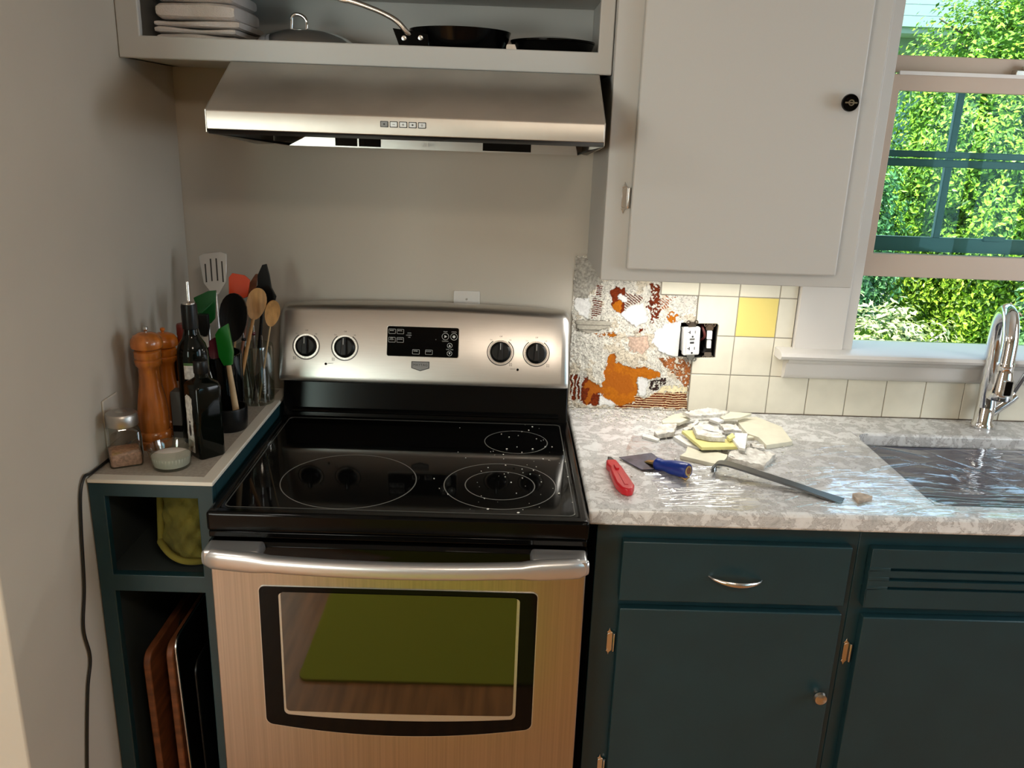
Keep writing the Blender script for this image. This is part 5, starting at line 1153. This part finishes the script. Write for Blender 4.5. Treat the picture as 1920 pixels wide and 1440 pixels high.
# faucet
fc = empty('faucet', (1.905, -.062, KZ), 'chrome pull-down kitchen faucet behind the sink', 'faucet')
bm = BM(); lathe(bm, [(0, 0), (.029, 0), (.030, .004), (.028, .010), (.0245, .016), (.0245, .055), (.0225, .062), (0, .062)], (1.905, -.062, KZ), 36); obj('base', bm, 'chrome', fc)
P = smoothpts([(1.905, -.062, .975), (1.900, -.064, 1.04), (1.894, -.066, 1.10), (1.888, -.070, 1.17), (1.882, -.085, 1.222), (1.873, -.120, 1.252), (1.862, -.160, 1.240), (1.856, -.186, 1.195), (1.853, -.194, 1.150), (1.851, -.197, 1.125)], 6)
bm = BM(); k = len(P); tube(bm, P, [.0245-.006*min(1, i/(k*.35)) for i in range(k)], 20, up=(1, 0, .2)); obj('spout', bm, 'chrome', fc)
bm = BM(); lathe(bm, [(.0190, 0), (.0215, .002), (.0215, .008), (.0190, .010)], (1.9005, -.064, 1.040), 28); obj('collar', bm, 'chrome', fc)
HM = Matrix.Translation((1.851, -.197, 1.128)) @ Matrix.Rotation(R(180), 4, 'X') @ Matrix.Diagonal((1.2, 1.2, 1.04, 1))
bm = BM(); lathe(bm, [(0, -.004), (.0165, -.004), (.0175, 0), (.0175, .006), (.0165, .010), (.018, .022), (.0225, .045), (.0245, .068), (.0255, .084), (.024, .088), (0, .088)], n=32, M=HM); hh = obj('spray_head', bm, 'chrome', fc)
bm = BM(); prism(bm, rrect(-.0095, .0095, 1.054, 1.092, .003, 3), XZ, -.2290, -.214); onM(bm, Matrix.Translation((1.851, 0, 0))); obj('spray_button', bm, 'black_gloss', hh, bev=.002, label='black button')
bm = BM(); prism(bm, rrect(-.0115, .0115, 1.052, 1.094, .004, 3), XZ, -.2280, -.213); onM(bm, Matrix.Translation((1.851, 0, 0))); obj('button_frame', bm, 'satin_metal', hh)
bm = BM(); tube(bm, [(1.915, -.062, .955), (1.962, -.066, 1.000), (1.972, -.067, 1.012)], [.0165, .0175, .0165], 20); obj('handle_hub', bm, 'chrome', fc)
bm = BM(); tube(bm, smoothpts([(1.966, -.068, 1.008), (1.972, -.080, 1.045), (1.978, -.095, 1.085), (1.984, -.105, 1.115)], 4), [(.007, .006)]*13, 14); obj('lever', bm, 'chrome', fc)

# ------------------------------------------------------------------ outdoors
tag(obj('lawn', box(BM(), -6, 16, .9, 16, -.75, -.70), 'lawn', smooth=0), kind='structure')
def shrub(name, c, rx, ry, h, n, m, label, seed, core=.62, leaf=.035, twigs=0, cone=0):
    q = random.Random(seed); t = empty(name, (c[0], c[1], c[2]), label, 'shrub' if h < 3.2 else 'tree')
    bm = BM(); tube(bm, [(c[0], c[1], c[2]-.02), (c[0]+.02, c[1], c[2]+h*.5), (c[0], c[1], c[2]+h*.85)], [.06, .04, .015], 8)
    for i in range(14+twigs*3):
        a = q.uniform(0, 2*PI); z0_ = c[2]+h*q.uniform(.05, .7); r_2 = q.uniform(.5, .97)
        e = Vector((c[0]+rx*r_2*math.cos(a), c[1]+ry*r_2*math.sin(a), z0_+h*q.uniform(.1, .25)))
        m_ = (Vector((c[0], c[1], z0_))+e)/2+Vector((q.uniform(-.08, .08), q.uniform(-.08, .08), q.uniform(-.05, .1)))
        tube(bm, smoothpts([(c[0], c[1], z0_), m_, e], 4), [.016*(1-i_/9)+.003 for i_ in range(9)], 5)
    obj('branches', bm, 'twig_pale' if twigs else 'bark', t)
    bm = BM(); bmesh.ops.create_icosphere(bm, subdivisions=5, radius=1)
    for v in bm.verts:
        d = v.co.normalized(); w_ = .74*(1+.18*noise.noise(d*3.1+Vector((seed, 0, 0)))+.22*noise.noise(d*9+Vector((0, seed, 0)))+.10*noise.noise(d*24))
        v.co = Vector((c[0]+d.x*rx*w_, c[1]+d.y*ry*w_, c[2]+h*.5+d.z*h*.5*w_))
    obj('leaf_mass', bm, 'leaf_mass_blue' if m == 'leaf_blue' else 'leaf_mass_green', t)
    vs = []; fs = []
    lobes = [(q.uniform(0, 2*PI), q.uniform(.1, .9), q.uniform(.85, 1.18)) for _ in range(26)]
    for i in range(n):
        v = Vector((q.gauss(0, 1), q.gauss(0, 1), q.gauss(0, 1))).normalized()
        if v.y > .35 and q.random() < .6: v.y = -v.y
        rad = q.uniform(core, 1)**.5; zn = v.z*.5+.5
        w_ = (1-cone*zn)
        bump = 1+.18*noise.noise(v*3.1+Vector((seed, 0, 0)))+.22*noise.noise(v*9+Vector((0, seed, 0)))
        p = Vector((c[0]+v.x*rx*rad*w_*bump, c[1]+v.y*ry*rad*w_*bump, c[2]+h*.5+v.z*h*.5*rad*bump))
        if p.z < c[2]: continue
        nrm = (v+Vector((q.uniform(-.8, .8), q.uniform(-.8, .8), q.uniform(-.3, .9)))).normalized(); tg = nrm.orthogonal().normalized(); tg.rotate(Matrix.Rotation(q.uniform(0, 2*PI), 3, nrm)); bt_ = nrm.cross(tg)
        s1, s2 = leaf*q.uniform(.6, 1.3), leaf*q.uniform(.3, .55); b0 = len(vs)
        vs += [p-tg*s1, p+bt_*s2+nrm*.3*s2, p+tg*s1, p-bt_*s2+nrm*.3*s2]; fs.append((b0, b0+1, b0+2, b0+3))
    me = bpy.data.meshes.new('foliage'); me.from_pydata([x-Vector(c) for x in vs], [], fs); me.materials.append(MATS[m])
    o = bpy.data.objects.new('foliage', me); COL.objects.link(o); o.parent = t
    return t
shrub('evergreen_shrub', (4.72, 4.5, -.70), 1.30, .95, 3.85, 80000, 'leaf_green', 'big rounded bright green evergreen filling the right of the window', 1, leaf=.025, core=.5)
shrub('hedge_shrub', (2.72, 3.9, -.70), .70, .6, 2.78, 30000, 'leaf_blue', 'blue-green shrub outside at the left of the window', 2, leaf=.024, core=.5)
shrub('leafy_shrub', (2.85, 2.7, -.70), .58, .40, 1.42, 9000, 'leaf_yellow', 'low pale yellow-green bush seen through the open bottom of the window', 3, twigs=6, leaf=.026)
shrub('dark_shrub', (4.05, 2.75, -.70), .45, .40, 1.6, 11000, 'leaf_blue', 'dark blue-green bush behind the faucet at the right', 4, leaf=.024)
shrub('far_shrub', (7.0, 5.3, -.70), 1.15, 1.0, 4.4, 14000, 'leaf_green', 'green shrub further right behind the big evergreen', 5, leaf=.045)
shrub('lime_shrub', (3.72, 5.9, -.70), .42, .40, 2.85, 12000, 'leaf_lime', 'lime green shrub in front of the neighbouring house', 6, leaf=.03)
shrub('back_hedge', (1.5, 5.6, -.70), .9, .7, 2.6, 9000, 'leaf_green', 'green bush at the far left, mostly hidden by the wall cabinet', 7, leaf=.045)
hs = empty('neighbour_house', (4.5, 8, -.70), 'white sided neighbouring house with broad eaves beyond the shrubs', 'house')
bm = wallgrid(BM(), -1, 9, -.7, 2.72, [(4.45, 5.35, 1.5, 2.55)], XZ, 7.6, 7.7); obj('wall', bm, 'siding', hs, smooth=0)
bm = BM(); prism(bm, [(6.9, 2.70), (6.9, 2.76), (7.6, 2.76), (7.6, 2.70)], YZ, -1.2, 9.2); prism(bm, [(7.3, 2.58), (7.3, 2.70), (7.62, 2.70), (7.62, 2.50)], YZ, -1.2, 9.2); obj('soffit', bm, 'eave_beige', hs, smooth=0)
bm = BM()
for k in range(4): prism(bm, [(6.86-.03*k, 2.76+.10*k), (6.90, 2.76+.10*k), (6.90, 2.855+.10*k), (6.83-.03*k, 2.855+.10*k)], YZ, -1.2, 9.2)
obj('fascia', bm, 'siding', hs, smooth=0)
bm = BM(); prism(bm, [(6.80, 3.155), (10.5, 5.0), (10.5, 5.1), (6.78, 3.19)], YZ, -1.3, 9.3); obj('roof', bm, 'eave_beige', hs, smooth=0)
wn = obj('window', wallgrid(BM(), 4.40, 5.40, 1.45, 2.58, [(4.47, 5.33, 1.52, 2.52)], XZ, 7.57, 7.66), 'siding', hs, smooth=0)
obj('pane', box(BM(), 4.46, 5.34, 7.63, 7.635, 1.5, 2.54), 'house_glass', wn, smooth=0)
bm = BM()
for k in range(20): x = 4.5+k*.04; prism(bm, [(x, 7.66+.012*(k % 2)), (x+.04, 7.66+.012*((k+1) % 2)), (x+.04, 7.665+.012*((k+1) % 2)), (x, 7.665+.012*(k % 2))], XY, 1.5, 2.54)
obj('curtain', bm, 'curtain', hs)
bm = BM(); box(bm, -1, 9, 7.7, 10.5, -.7, 2.7); obj('house_body', bm, 'siding', hs, smooth=0)
